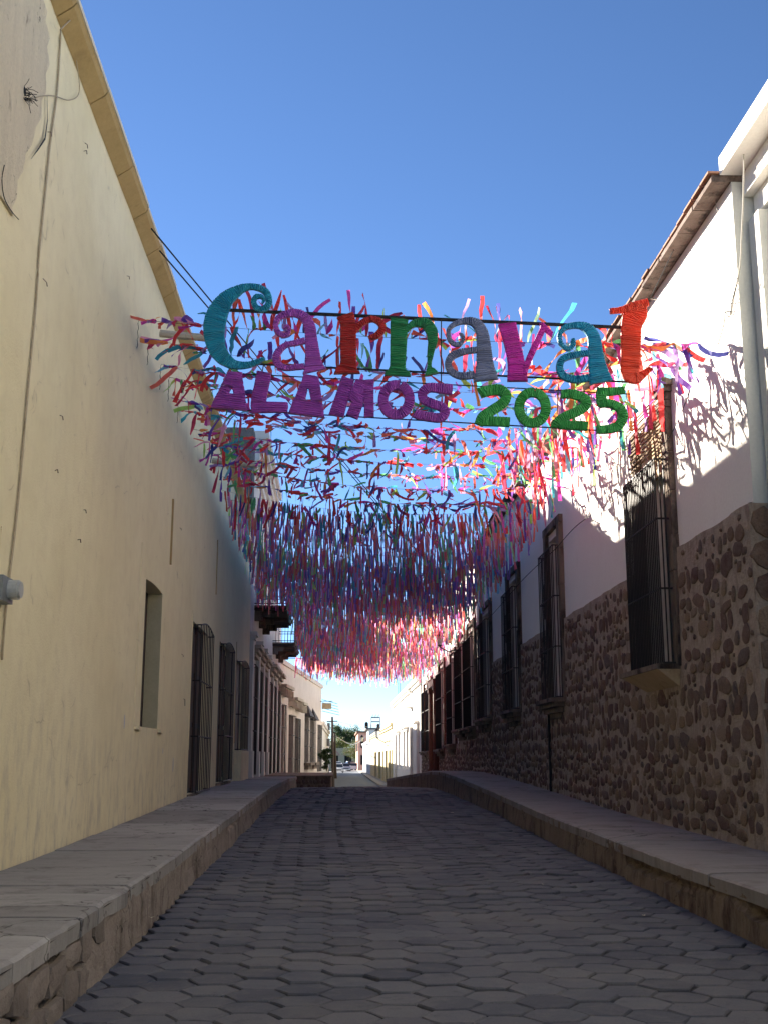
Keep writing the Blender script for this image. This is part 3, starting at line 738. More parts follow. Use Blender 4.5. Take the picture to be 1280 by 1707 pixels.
# ------------------------------------------------------------------ LEFT: cream house, angled to the street
chh = thing('cream_house', (-2, 66, .2), 'cream house angled into the street with striped stone door hoods', 'house')
f3 = Fr(-2.95, 57.5, -1.22, 79)
f3.n = Vector((f3.t.y, -f3.t.x, 0))
def opn(fr, pa, pb, za, zb, D=.25): ua = fr.uz(pa, 1200)[0]; ub = fr.uz(pb, 1200)[0]; return (ua, ub, za, zb, D)
op3 = [opn(f3, 462, 474, .35, 4.1), opn(f3, 482, 490, .2, 3.7), opn(f3, 493, 498, .2, 3.6), opn(f3, 508.5, 515.5, 1.2, 3.9), opn(f3, 518, 524, 1.2, 3.8), opn(f3, 530, 534, .6, 3.6)]
mb = MB(); facade(f3, 0, f3.L, -.8, 6.35, op3, mb); mb.build('wall', M_cream, chh)
mb = MB(); shell(f3, mb, 0, f3.L, -.8, 6.35, 8, d=-.001); mb.build('roof', M_cream, chh)
for i, o in enumerate(op3):
    d = sub('window' if i in (3, 4) else 'door', chh); back(f3, 'shutter', d, o, M_shut if i < 3 else M_dark)
    grille(f3, d, o[0] + .05, o[1] - .05, o[2], o[3], .14, 6, (.35, .7), False)
    if i < 3:
        m = MB(); f3.box(m, o[0] - .3, o[1] + .3, 0, .5, o[3] + .75, o[3] + .9); f3.box(m, o[0] - .25, o[1] + .25, 0, .36, o[3] + .45, o[3] + .74); m.build('hood', M_jambL, d)
        for k in range(5):
            u = o[0] - .2 + (o[1] - o[0] + .3) * k / 4; m = MB(); f3.box(m, u, u + .1, .2, .46, o[3] + .35, o[3] + .70); m.build('bracket', M_jambL, d)
    elif i < 5:
        m = MB(); a, b = o[0] - .1, o[1] + .1; c = (a + b) / 2
        q = [f3.P(a, 0, o[3]), f3.P(b, 0, o[3]), f3.P(b, .35, o[3]), f3.P(a, .35, o[3])]; n0 = len(m.v); m.v += [tuple(p) for p in q] + [tuple(f3.P(c, .02, o[3] + .75))]; m.f += [(0, 1, 2, 3), (0, 1, 4), (1, 2, 4), (2, 3, 4), (3, 0, 4)]
        m.build('pointed_hood', M_shut, d)
        m = MB(); f3.box(m, a, b, 0, .4, o[2] - .16, o[2] - .01); f3.box(m, a + .2, b - .2, 0, .25, o[2] - .4, o[2] - .165); m.build('sill', M_jamb, d)
m = MB(); f3.box(m, 0, f3.L, 0, .12, 6.1, 6.34); m.build('cornice', M_cream, chh)
# awning rods, bracket sign, lantern on the cream house
for k in range(5):
    a = f3.P(f3.uz(536, 1150)[0], .05, 5.35 - .19 * k); m = MB(); m.tube([a, a + Vector((1.05 + .04 * k, 0, -.28))], .018, 4)
    m.build('awning_rod', M_iron, chh)
sg = thing('hanging_sign', at(540, 1177, y=77), 'small brown shop board projecting from the end of the cream house', 'sign')
m = MB(); a = at(537, 1172, y=77); b = at(553, 1182, y=77); m.box(a.x, b.x, 76.95, 77.02, b.z, a.z); m.build('board', M_ochplas, sg)
m = MB(); m.tube([at(534, 1169, y=77), at(555, 1169, y=77)], .02, 4); m.build('rod', M_iron, sg)
cable('rod', [at(452, 1096.5, y=58) + Vector((-.1, 0, 0)), at(517, 1098, y=58)], .018, M_iron, 'thin dark horizontal rod sticking out from the left facades below the ribbons', 'rod')
# far left small houses
def simple_house(name, fr, z0, z1, m, label, openings, depth=7, dm=None, hood=None, cat='house', shade=None):
    h = thing(name, fr.P(fr.L / 2, 0, z0), label, cat)
    mb = MB(); facade(fr, 0, fr.L, z0, z1, openings, mb); mb.build('wall', m, h)
    mb = MB(); shell(fr, mb, 0, fr.L, z0 - .5, z1, depth, d=-.001); mb.build('roof', m, h)
    m2 = MB(); fr.box(m2, -.05, fr.L + .02, 0, .22, z1 - .22, z1 + .03); fr.box(m2, -.04, fr.L + .01, 0, .12, z1 - .42, z1 - .225); m2.build('cornice', m, h)
    for i, o in enumerate(openings):
        dark = (dm[i % len(dm)] if dm else M_dark)
        d = sub('door' if o[2] < z0 + 1.4 else 'window', h); back(fr, 'leaf', d, o, dark)
        if hood:
            m3 = MB(); fr.box(m3, o[0] - .25, o[1] + .25, 0, .28, o[3] + .18, o[3] + .30); fr.box(m3, o[0] - .18, o[1] + .18, 0, .18, o[3] + .02, o[3] + .175); m3.build('hood', hood, d)
    return h
f4 = Fr(-1.22, 79.5, -1.05, 112); f4.n = Vector((1, 0, 0))
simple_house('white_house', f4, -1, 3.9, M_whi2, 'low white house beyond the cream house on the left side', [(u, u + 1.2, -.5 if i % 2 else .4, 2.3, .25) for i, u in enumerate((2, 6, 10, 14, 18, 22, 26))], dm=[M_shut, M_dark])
f5 = Fr(-1.3, 112.5, -1.6, 190); f5.n = Vector((1, 0, 0))
simple_house('cream_house', f5, -1.2, 3.6, M_cream, 'long low cream house at the far end of the left side', [(u, u + 1.4, -.9, 1.9, .25) for u in range(3, 74, 6)], dm=[M_shut, M_dark])

# ------------------------------------------------------------------ RIGHT: stone base house
sh = thing('stone_base_house', (4.5, 30, .9), 'long white house with high stone base and barred windows on the right', 'house')
fr_ = Fr(4.5, 12.0, 4.5, 63.0); fr_.n = Vector((-1, 0, 0))
WIN = [(14.95, 16.55, 2.72, 5.50), (22.75, 24.3, 2.68, 5.75), (28.3, 30.2, 2.68, 5.72), (33.8, 36.1, 2.65, 5.55), (37.9, 40.1, 2.5, 5.45), (40.8, 43.2, 2.5, 5.4), (44.4, 46.5, 2.0, 5.1), (49.1, 51.7, 1.85, 5.1), (55.9, 58.1, 1.8, 4.8), (59.0, 61.1, 1.8, 4.8)]
opr = [(a - 12 + .12, b - 12 - .12, c, d + (.85 if i == 0 else .3), .32) for i, (a, b, c, d) in enumerate(WIN)]
opr[0] = (opr[0][0], opr[0][1], 2.72, 6.3, .32)
opr.append((52.6 - 12, 54.9 - 12, .6, 4.5, .35))
mb = MB(); facade(fr_, 0, 51, 0, 8.05, opr, mb); mb.build('wall', M_whi, sh)
mb = MB(); shell(fr_, mb, 0, 51, -.5, 8.05, 9, d=-.001); mb.build('side_wall', M_side, sh)
STTOP = lambda u: (4.22 + .03 * noise.noise(Vector((u * 1.2, 0, 0)))) if u < 25.7 else 2.12 if u < 31.3 else 2.0
mb = MB()
u = 0.; 
def in_op(u, z, pad=0.):
    for o in opr:
        if o[0] - pad < u < o[1] + pad and o[2] - pad < z < o[3] + pad: return True
    return False
# mortar skin: fine uneven grid, cut round the windows
du = .06; dz_ = .07; grid = {}
def mort(u, z): return .045 + .004 * noise.noise(Vector((u * 14, z * 14, 3))) + .018 * noise.noise(Vector((u * 1.6, z * 1.6, 2))) + .010 * noise.noise(Vector((u * 6, z * 6, 7)))
usl = [0.]; 
while usl[-1] < 51: usl.append(min(51, usl[-1] + (du if usl[-1] < 8 else .12 if usl[-1] < 14 else .3)))
for a, b in zip(usl, usl[1:]):
    top = STTOP((a + b) / 2); z = .3; c = (a + b) / 2
    while z < top - .001:
        z2 = min(z + (dz_ if a < 8 else .14 if a < 14 else .35), top)
        if not in_op(c, (z + z2) / 2, .0):
            mb.quad(fr_.P(a, mort(a, z), z), fr_.P(b, mort(b, z), z), fr_.P(b, mort(b, z2), z2), fr_.P(a, mort(a, z2), z2))
        z = z2
    if not in_op(c, top - .02): mb.quad(fr_.P(a, mort(a, top), top), fr_.P(b, mort(b, top), top), fr_.P(b, 0, top + .015), fr_.P(a, 0, top + .015))
mb.quad(fr_.P(-.008, .06, .2), fr_.P(-.008, -.3, .2), fr_.P(-.008, -.3, 4.22), fr_.P(-.008, .06, 4.22)); mb.quad(fr_.P(-.008, .06, .2), fr_.P(0.001, .06, .2), fr_.P(0.001, .06, 4.22), fr_.P(-.008, .06, 4.22))
base_ = mb.build('stone_base', M_mort, sh, smooth=True)
rg = random.Random(21); stones = []
z = .62; r = 0
while z < 4.1:
    hrow = rg.uniform(.17, .31); u = .12 + rg.uniform(0, .2)
    while u < 50.8:
        w = rg.choice((rg.uniform(.12, .2), rg.uniform(.16, .28), rg.uniform(.26, .44))); uu = u + w / 2; zz = z + hrow / 2 + rg.uniform(-.07, .07); zfl = tab(SWR, uu + 12)
        tp = STTOP(uu)
        if zz - hrow / 2 > zfl - .12 and zz + hrow * .42 < tp and not in_op(uu, zz, .42 if True else 0) and rg.random() < (.96 if zz < 2.9 else .8):
            stones.append((uu, zz, w * rg.uniform(.8, 1.05), hrow * rg.uniform(.6, .98), rg.random()))
        u += w + rg.uniform(.01, .06)
    z += hrow + rg.uniform(-.01, .02)
bins = {}
for q in stones: bins.setdefault(int(q[0] / .6), []).append(q)
fill = []
for k in range(5200):
    uu = rg.uniform(.1, 30) if k < 4000 else rg.uniform(30, 50.8); zz = rg.uniform(.65, 4.15); w = rg.uniform(.05, .13); h = w * rg.uniform(.7, 1.2)
    if zz - h < tab(SWR, uu + 12) or zz + h > STTOP(uu) or in_op(uu, zz, .36): continue
    b_ = int(uu / .6); ok = True
    for bb in (b_ - 1, b_, b_ + 1):
        for q in bins.get(bb, ()):
            if ((q[0] - uu) / (q[2] * .5 + w * .55)) ** 2 + ((q[1] - zz) / (q[3] * .5 + h * .55)) ** 2 < 1: ok = False; break
        if not ok: break
    if ok: t_ = (uu, zz, w, h, rg.random()); fill.append(t_); bins.setdefault(b_, []).append(t_)
near_s = sorted(stones, key=lambda s: s[0])[:300]; far_s = sorted(stones, key=lambda s: s[0])[300:] + fill
SM = []
for i in range(16):
    v, f = poly_stone(0, 0, 1, 1, 1, random.Random(300 + i), 10); m = MB(); m.v = v; m.f = f; SM.append((v, f, m.mesh('stone', M_stone, smooth=True)))
for (uu, zz, w, h, t) in near_s:
    o = link('stone', rg.choice(SM)[2], sh); p = fr_.P(uu, .045 + .015 * noise.noise(Vector((uu * 1.6, zz * 1.6, 2))), zz) - parent_loc(sh)
    o.location = p; o.rotation_euler = (0, 0, RD(90)); o.scale = (w * rg.choice((-1, 1)), .024 + .012 * rg.random(), h)
    # local x -> along wall, local y -> street
    o.matrix_basis = Matrix.Translation(p) @ Matrix.Rotation(RD(90), 4, 'Z') @ Matrix.Rotation(rg.uniform(-.15, .15), 4, 'Y') @ Matrix.Diagonal((w, .012 + .012 * rg.random(), h, 1))
m = MB(); tone = []
for (uu, zz, w, h, t) in far_s:
    v, f, _ = rg.choice(SM); n0 = len(m.v)
    for a, b, c in v: m.v.append(tuple(fr_.P(uu + a * w, .045 + .018 * b, zz + c * h)))
    m.f += [tuple(n0 + i for i in q) for q in f]; tone += [t] * len(v)
o = m.build('stones', M_stone, sh, True); props(o, kind='stuff'); q = o.data.attributes.new('tone', 'FLOAT', 'POINT'); q.data.foreach_set('value', tone)
# quoin stones on the near corner
for k in range(10):
    z0_ = .6 + k * .36; m = MB(); h = .33; e = U(.0, .03)
    v, f = poly_stone(0, 0, .32, h, .03, rg, 8); m.v = [(4.60 + a, 11.985 - b, z0_ + .16 + c) for a, b, c in v]; m.f = f; m.build('stone', M_stone, sh)
# black drain strip
m = MB(); fr_.box(m, 12.35, 12.40, .05, .10, .8, 2.4); m.build('drain_slot', M_dark, sh)
# windows
def rwindow(i, a, b, c, d):
    ua, ub = a - 12, b - 12; single = i < 3
    w = sub('window', sh, 'tall barred window with cane lintel' if i == 0 else None)
    o = opr[i]
    back(fr_, 'shutter', w, (o[0], o[1], c, d, .32), M_shut if i else M_dark)
    if i == 0:
        back(fr_, 'lintel_panel', w, (o[0], o[1], d + .002, o[3], .12), M_ochplas)
    else: back(fr_, 'lintel_panel', w, (o[0], o[1], d + .002, o[3], .2), M_jamb)
    um = (o[0] + o[1]) / 2
    for s0, s1 in ((o[0] + .04, um - .02), (um + .02, o[1] - .04)):
        for zz0, zz1 in ((c + .1, c + .9), (c + 1.0, c + 1.8), (c + 1.9, d - .1)):
            m = MB(); fr_.box(m, s0 + .05, s1 - .05, -.30, -.275, zz0, zz1); m.build('panel', M_shut, w)
    jt = d + .45 if i else 6.3
    jm = M_jamb if i < 6 else M_red
    for s0, s1 in ((ua - .17, ua + .115), (ub - .115, ub + .17)):
        zz = c - .05; q = 0
        while zz < jt:
            hh = min(U(.45, .8), jt - zz)
            m = MB(); e = U(0, .015); fr_.box(m, s0 + e, s1 - e, -.31, .075 + U(0, .02), zz, zz + hh - .008); m.build('jamb_stone', jm, w)
            zz += hh
            if not single: break_ = 1
    if i == 0:
        for k, (e, z_, hh) in enumerate(((0, 6.3, .1), (.05, 6.4, .08), (.10, 6.48, .1))):
            for s0, s1 in ((ua - .17, ua + .14),):
                m = MB(); fr_.box(m, s0 - e, s1 + e, -.1, .1 + e, z_ + .002, z_ + hh); m.build('capital', M_jamb, w)
        for k in range(13):   # dry canes across the head of the opening
            z_ = 5.74 + k * .06; m = MB(); m.tube([fr_.P(ua + .05, .09 + U(-.01, .015), z_ + U(-.004, .004)), fr_.P(ub + .12 + U(-.05, .25), .10 + U(-.01, .02), z_ + U(-.01, .01))], .013, 6); m.build('cane', M_wood, w)
    else:
        m = MB(); fr_.box(m, ua - .17, ub + .17, -.1, .085, jt + .002, jt + .16); m.build('lintel', jm, w)
    pr = .24 if i == 0 else .20
    nb = 21 if i == 0 else 11
    grille(fr_, w, ua - .02, ub + .10, c - .02, d, pr, nb, (.36, .70) if i == 0 else (.33, .66), i < 4, side_bars=3 if i == 0 else 2, rbar=.0115)
    # bracketed sill
    m = MB(); L0, L1 = ua - .12, ub + .22
    if i == 0:
        m.hexa([fr_.P(L0 + .1, 0, c - .30), fr_.P(L1 - .25, 0, c - .30), fr_.P(L1 - .25, .06, c - .30), fr_.P(L0 + .1, .06, c - .30), fr_.P(L0, 0, c - .09), fr_.P(L1, 0, c - .09), fr_.P(L1, .36, c - .09), fr_.P(L0, .36, c - .09)])
        m.build('sill_cove', M_ochplas, w); m = MB(); fr_.box(m, L0, L1, 0, .38, c - .088, c - .02); m.build('sill', M_jamb, w)
    else:
        fr_.box(m, L0, L1, 0, .33, c - .10, c - .02); m.build('sill', M_jamb, w)
        for e in (.1, .22, .34):
            m = MB(); fr_.box(m, L0 + e, L1 - e, .0, .33 - e * .7, c - .10 - e * .9, c - .102 - (e - .12) * .9); m.build('sill_corbel', M_jamb, w)
for i, wv in enumerate(WIN): rwindow(i, *wv)
# far portal
d = sub('door', sh, 'oxblood stone portal'); back(fr_, 'door_leaf', d, opr[-1], M_shut)
for u in (52.2 - 12, 55.05 - 12):
    m = MB(); m.tube([fr_.P(u, .16, .65), fr_.P(u, .16, .9), fr_.P(u, .16, 4.5)], [.16, .13, .11], 10); fr_.box(m, u - .2, u + .2, 0, .34, .6, .95); fr_.box(m, u - .18, u + .18, 0, .3, 4.5, 4.7); m.build('column', M_red, d)
m = MB(); fr_.box(m, 40, 43.4, 0, .3, 4.702, 5.0); m.build('entablature', M_red, d)
# eave: clay slabs below, edge tiles above
u = 0.0
while u < 51:
    L = U(.62, .95); u2 = min(u + L, 51); m = MB()
    dr = U(-.012, .012); fr_.box(m, u + .01, u2 - .01, -.15, .235 + dr, 8.05 + .004, 8.10 + U(0, .012)); m.build('eave_slab', M_tile, sh)
    m = MB(); fr_.box(m, u + .04, u2 - .02, -.2, .20 + U(-.015, .015), 8.118, 8.155); m.build('eave_slab', M_tile, sh)
    u = u2
u = .0
while u < 51:
    m = MB(); fr_.box(m, u + .01, u + .32, -.3, .25 + U(-.03, .02), 8.160 + U(0, .004), 8.185 + U(0, .012)); m.build('roof_tile', M_clay, sh); u += .34 if u < 20 else .6
# bracket lamp on right wall
def wall_lamp(p, sgn, label, s=1.):
    t = thing('street_lamp', p, label, 'lamp', None)
    m = MB(); pts = [p, p + Vector((sgn * .25, 0, .02)) * s, p + Vector((sgn * .45, 0, -.06)) * s, p + Vector((sgn * .65, 0, .03)) * s, p + Vector((sgn * .8, 0, .12)) * s]
    m.tube(pts, .022 * s, 6)
    for k in range(10):
        a = k / 9 * 5; m.tube([p + Vector((sgn * (.3 + .11 * math.cos(a)), 0, -.1 + .11 * math.sin(a))) * s, p + Vector((sgn * (.3 + .11 * math.cos(a + .6)), 0, -.1 + .11 * math.sin(a + .6))) * s], .014 * s, 5)
    m.build('bracket', M_iron, t)
    c = p + Vector((sgn * .8, 0, .38)) * s
    m = MB(); m.tube([c + Vector((0, 0, -.2)) * s, c + Vector((0, 0, .12)) * s], [.09 * s, .15 * s], 6); m.build('lantern_glass', flat('lamp glass', (.6, .62, .6), .2), t)
    m = MB(); m.tube([c + Vector((0, 0, .12)) * s, c + Vector((0, 0, .24)) * s, c + Vector((0, 0, .34)) * s], [.18 * s, .08 * s, .02 * s], 6); m.tube([c + Vector((0, 0, -.26)) * s, c + Vector((0, 0, -.2)) * s], [.03 * s, .1 * s], 6); m.build('lantern_cap', M_iron, t)
wall_lamp(Vector((4.45, 41.9, 5.35)), -1, 'black scrolled wall lamp under the ribbons beside the dark barred windows')

# ------------------------------------------------------------------ RIGHT near: white house at the right edge
nh = thing('white_house', (4.8, 4, .6), 'white house with moulded cornice cut by the right edge of the picture', 'house')
fn = Fr(4.82, -14, 4.82, 11.98); fn.n = Vector((-1, 0, 0))
opn_ = [(22.2, 23.6, 2.4, 4.0, .3), (14, 15.6, 1.2, 3.9, .3), (6, 7.6, 1.2, 3.9, .3)]
mb = MB(); facade(fn, 0, fn.L, 0, 8.0, opn_, mb); mb.build('wall', M_whi, nh)
mb = MB(); shell(fn, mb, 0, fn.L, -.5, 8.0, 9, d=-.001); mb.build('roof', M_whi, nh)
for k, (e, z0_, z1_) in enumerate(((.08, 7.6, 7.848), (.20, 7.85, 8.118), (.46, 8.12, 8.34))):
    m = MB(); fn.box(m, 0, fn.L - .005, 0, e, z0_, z1_); m.build('cornice', M_whi, nh)
m = MB(); fn.box(m, fn.L - .32, fn.L - .01, 0, .16, .5, 7.54); m.build('pilaster', M_side, nh)
for o in opn_:
    w = sub('window', nh); back(fn, 'shutter', w, o, M_shut); grille(fn, w, o[0] - .05, o[1] + .05, o[2], o[3], .2, 10, (.3, .7), True)
for k, e in enumerate((.10, .17, .24, .17)):
    m = MB(); fn.box(m, fn.L - 1.15, fn.L - .45, 0, e, 4.35 + .11 * k, 4.455 + .11 * k); m.build('moulding', M_whi, nh)
m = MB(); fn.box(m, fn.L - 1.1, fn.L - .5, 0, .08, .5, 4.348); m.build('pilaster', M_whi, nh)
m = MB(); m.tube([fn.P(fn.L - 1.3, .05, 6.3), fn.P(fn.L - .85, .12, 5.9)], .05, 8); m.tube([fn.P(fn.L - 1.3, .05, 6.1), fn.P(fn.L - .9, .12, 5.7)], .035, 8); m.build('pipe', M_whi, nh)
cable('cable', wl_pts(fn, [(1235, 205), (1239, 245), (1238, 330), (1235, 400), (1233, 440), (1228, 470), (1222, 500), (1218, 525)], .34), .008, M_whwire, 'pale cable hanging from the white cornice down the corner at right')
cable('cable', wl_pts(fr_, [(1183, 305), (1200, 370), (1215, 425), (1228, 465)], .03), .005, M_whwire, 'thin wire slanting across the lit white wall under the tiled eave')
cable('cable', wl_pts(fr_, [(1228, 470), (1220, 500), (1215, 528), (1208, 520), (1206, 540), (1196, 575)], .05), .006, M_wire, 'dark drooping cord near the right end of the first garland')
cable('cable', wl_pts(fr_, [(985, 858), (962, 875), (945, 892), (925, 915), (900, 938), (872, 965), (850, 990), (815, 1030)], .1), .008, M_wire, 'dark cable sagging between the barred windows on the right wall')
cable('cable', wl_pts(fr_, [(1150, 650), (1120, 720), (1080, 775), (1040, 820), (990, 855)], .28), .005, M_wire, 'thin dark cable running down past the first barred window')

# ------------------------------------------------------------------ RIGHT far houses
f6 = Fr(4.42, 63.1, 4.4, 95.5); f6.n = Vector((-1, 0, 0))
def op6(pa, pb, ya, yb): 
    ub = f6.uz(pa, 1200)[0]; ua = f6.uz(pb, 1200)[0]; zt = f6.uz((pa + pb) / 2, ya)[1]; zb = f6.uz((pa + pb) / 2, yb)[1]; return (ua, ub, zb, zt, .25)
M_dgrey = flat('grey door paint', (.22, .23, .26), .6)
fw = simple_house('white_house', f6, -1.2, 5.85, M_whi, 'bright white two level house with hooded doors beyond the stone base house', [op6(694.5, 698, 1211, 1285), op6(677, 680.5, 1219, 1282), op6(672, 675, 1221, 1282), op6(664, 667, 1225, 1281)], dm=[M_dgrey], hood=M_whi)
for u in (f6.uz(687, 1200)[0], f6.uz(698, 1200)[0], f6.uz(661, 1200)[0]):
    m = MB(); f6.box(m, u - .3, u + .3, 0, .15, -.5, 3.3); m.build('pilaster', M_whi2, fw)
b = sub('balcony', fw); u, z = f6.uz(686, 1178); m = MB(); f6.box(m, u - .8, u + .8, 0, .4, z - .1, z); m.build('slab', M_whi, b)
m = MB(); f6.box(m, u - .7, u + .7, 0, .3, z + .95, z + 1.1); f6.box(m, u - .6, u + .6, 0, .06, z, z + .95); m.build('hood', M_whi, b)
f7 = Fr(4.4, 95.7, 4.25, 158); f7.n = Vector((-1, 0, 0))
def op7(fr, pa, pb, z0, z1): ub = fr.uz(pa, 1250)[0]; ua = fr.uz(pb, 1250)[0]; return (ua, ub, z0, z1, .25)
greens = [flat('green door', (.05, .10, .08), .6), M_shut, M_dark, flat('blue grey door', (.12, .16, .22), .6)]
simple_house('yellow_house', f7, -1.2, 4.3, M_lem, 'low pale yellow house with a row of dark doors on the far right side', [op7(f7, a, b_, -.75, 2.1) for a, b_ in ((653, 655.2), (648.5, 650.8), (643, 645.8), (638.5, 640.5), (632, 635.5), (626, 629))], dm=greens)
f8 = Fr(4.3, 158.5, 4.2, 205); f8.n = Vector((-1, 0, 0))
simple_house('blue_house', f8, -1.2, 3.8, surf('pale blue plaster', (.55, .60, .68), (.62, .66, .72)), 'pale blue low house past the yellow house on the right side', [(u, u + 1.8, -.8, 2.0, .25) for u in (3, 9, 15, 21, 27, 33, 39)], dm=[M_shut, M_dark])
pk = thing('pink_building', at(604, 1280, y=212), 'salmon two storey building at the end of the right side of the street', 'building')
a = at(597, 1283, y=212); b = at(617, 1222, y=212)
m = MB(); m.box(a.x, b.x + 3, 212, 240, -1.5, b.z); m.build('wall', M_pink, pk)
m = MB(); m.box(a.x - .3, b.x + 3.2, 211.7, 240.2, b.z, b.z + .35); m.build('roof_edge', M_clay, pk)
for q in range(2):
    for k in range(2):
        m = MB(); x0 = a.x + .45 + 1.1 * k; z0_ = .2 + 3.0 * q; m.box(x0, x0 + .55, 211.93, 212.0, z0_, z0_ + 1.7); m.build('window', M_dark, pk)
for q in range(4):
    m = MB(); m.box(a.x - .06, a.x, 214 + 6 * q, 216 + 6 * q, 2.6, 4.6); m.build('window', M_dark, pk)
gb = thing('grey_building', at(620, 1260, y=175), 'grey block behind the yellow house carrying black water tanks', 'building')
a = at(608, 1216, y=178); b = at(648, 1216, y=178)
m = MB(); m.box(a.x + .6, b.x + 2, 178, 190, -1.2, a.z); m.build('wall', M_side, gb)
m = MB(); m.box(a.x + .2, b.x + 2.2, 177.7, 190.2, a.z, a.z + .25); m.build('roof_slab', M_dkst, gb)
for k, (p0, p1, pt) in enumerate(((608, 614, 1208), (628, 634, 1211))):
    q0 = at(p0, 1216, y=180); q1 = at(p1, pt, y=180); m = MB(); c = (q0 + q1) / 2; r = abs(q1.x - q0.x) / 2
    m.tube([Vector((c.x, 180, a.z + .25)), Vector((c.x, 180, q1.z + .2)), Vector((c.x, 180, q1.z + .4))], [r, r, r * .6], 12)
    props(m.build('water_tank', M_dark), ('left' if k == 0 else 'right') + ' black water tank on the far grey roof beside the metal frame', 'water tank', 'black roof tanks')
m = MB(); zt = at(625, 1196, y=180).z; z0_ = a.z + .25
xs = [at(p, 1200, y=180).x for p in (618.5, 633)]
for x in xs:
    for yy in (179, 181): m.tube([(x, yy, z0_), (x, yy, zt)], .06, 5)
for zz in (zt, z0_ + (zt - z0_) * .6):
    m.tube([(xs[0], 179, zz), (xs[1], 179, zz)], .06, 5); m.tube([(xs[0], 181, zz), (xs[1], 181, zz)], .06, 5)
for k in range(3):
    x = xs[0] + (xs[1] - xs[0]) * (k + .5) / 3; m.tube([(x - .15, 180, zt), (x + .15, 180, zt + .45)], .03, 4)
props(m.build('roof_frame', M_steel), 'open metal frame on the far grey roof between two tanks', 'frame')
m = MB()
for px, t_ in ((664, 1137), (667, 1131)): m.tube([at(px, 1160, y=100), at(px, t_, y=100)], .025, 4)
props(m.build('antenna', M_steel), 'thin roof antenna poles above the white cornice far right', 'antenna')
# end of the street: arcade building
eb = thing('arcade_building', at(583, 1275, y=262), 'pale arcaded building closing the far end of the street', 'building')
a = at(545, 1247, y=262); b = at(600, 1247, y=262); zt = a.z
fe = Fr(a.x - 2, 262, b.x + 6, 262); fe.n = Vector((0, -1, 0))
ope = [(3 + 3.0 * k, 4.6 + 3.0 * k, -.9, 1.9, .5) for k in range(4)]
mb = MB(); facade(fe, 0, fe.L, -1.5, zt, ope, mb); mb.build('wall', M_lem, eb)
mb = MB(); shell(fe, mb, 0, fe.L, -1.5, zt, 10, d=-.001); mb.build('roof', M_lem, eb)
for o in ope:
    back(fe, 'door', eb, o, M_dark)
    m = MB(); c = (o[0] + o[1]) / 2
    for k in range(8):
        a1, a2 = math.pi * k / 8, math.pi * (k + 1) / 8; m.hexa([fe.P(c + r * math.cos(t), d_, 1.9 + r * math.sin(t)) for d_ in (0.01, .15) for r, t in ((.8, a1), (1.05, a1), (1.05, a2), (.8, a2))])
    m.build('arch', M_pink, eb)

# ------------------------------------------------------------------ trees
def tree(base, h, rx, rz_, n, label, leaf, dens_c=14, seed=0, trunk=.25, tf=.35, name='tree'):
    rg = random.Random(seed); base = Vector(base); t = thing(name, base, label, 'tree')
    m = MB(); c = base + Vector((0, 0, h - rz_)); m.tube([base, base + Vector((.1, 0, h * tf)), c], [trunk, trunk * .7, trunk * .35], 8)
    cl = []
    for k in range(dens_c):
        while True:
            v = Vector((rg.uniform(-1, 1), rg.uniform(-1, 1), rg.uniform(-.8, 1)))
            if .35 < v.length < 1: break
        p = c + Vector((v.x * rx, v.y * rx, v.z * rz_)); cl.append(p)
        m.tube([base + Vector((0, 0, h * tf)), (c + p) / 2, p], [trunk * .4, trunk * .22, .03], 5)
    m.build('trunk', M_trunk, t)
    m = MB(); s = rx * .42; ls = max(.06, rx * .05)
    for k in range(n):
        p = rg.choice(cl); v = Vector((rg.gauss(0, 1), rg.gauss(0, 1), rg.gauss(0, .8))) * s * .5; q = p + v
        a = Vector((rg.uniform(-1, 1), rg.uniform(-1, 1), rg.uniform(-1, 1))).normalized() * ls; b = a.cross(Vector((rg.uniform(-1, 1), rg.uniform(-1, 1), 1))).normalized() * ls * .5
        m.quad(q - a, q + b, q + a, q - b)
    m.build('crown', leaf, t); return t
tree(at(577, 1270, y=285) * 1.0, 9.0 + .5, 3.4, 2.9, 9000, 'large dark green tree rising behind the arcaded building', M_leaf, 20, 1)
p = at(594, 1262, y=245); tree((p.x, 245, -1), 5.6, 2.2, 1.7, 3500, 'small yellow green tree in front of the arcaded building near the salmon building', M_leaf2, 12, 2, .14)
p = at(556, 1255, y=280); tree((p.x, 280, -1), 6.8, 3.0, 2.2, 4500, 'olive green tree left of the utility poles at the far end', M_leaf2, 14, 3)
p = at(612, 1240, y=320); tree((p.x, 320, -1), 9.8, 3.6, 2.4, 1200, 'sparse bare looking tree right of the big dark tree', M_leaf2, 16, 4)
p = at(549, 1285, y=60); tree((-.62, 60, .1), 2.0, .32, .7, 1500, 'slim dark shrub at the end of the low rubble wall on the left', M_leaf, 10, 5, .03, name='shrub')

# ------------------------------------------------------------------ poles, wires, cars
def pole(px, y, top, label, r=.16):
    a = at(px, 1290, y=y); t = at(px - 2, top, y=y); p = thing('utility_pole', (a.x, y, rz(y)), label, 'utility pole', 'utility poles on the left')
    m = MB(); m.tube([(a.x, y, rz(y) - .1), (t.x, y, t.z)], [r, r * .7], 8); m.build('pole', M_shut, p)
    m = MB(); m.tube([(t.x - .45, y, t.z - .4), (t.x + .45, y, t.z - .35)], .05, 5); m.tube([(t.x, y, t.z - 1.3), (t.x + .3, y, t.z - 1.3)], .05, 5); m.build('crossarm', M_shut, p)
    m = MB(); m.tube([(t.x - .3, y, t.z - 1.1), (t.x - .3, y, t.z - .5)], .13, 8); m.tube([(t.x - .3, y, t.z - 2.4), (t.x - .3, y, t.z - 1.8)], .13, 8); m.build('insulator_can', M_dkst, p)
    return Vector((t.x, y, t.z - .3))
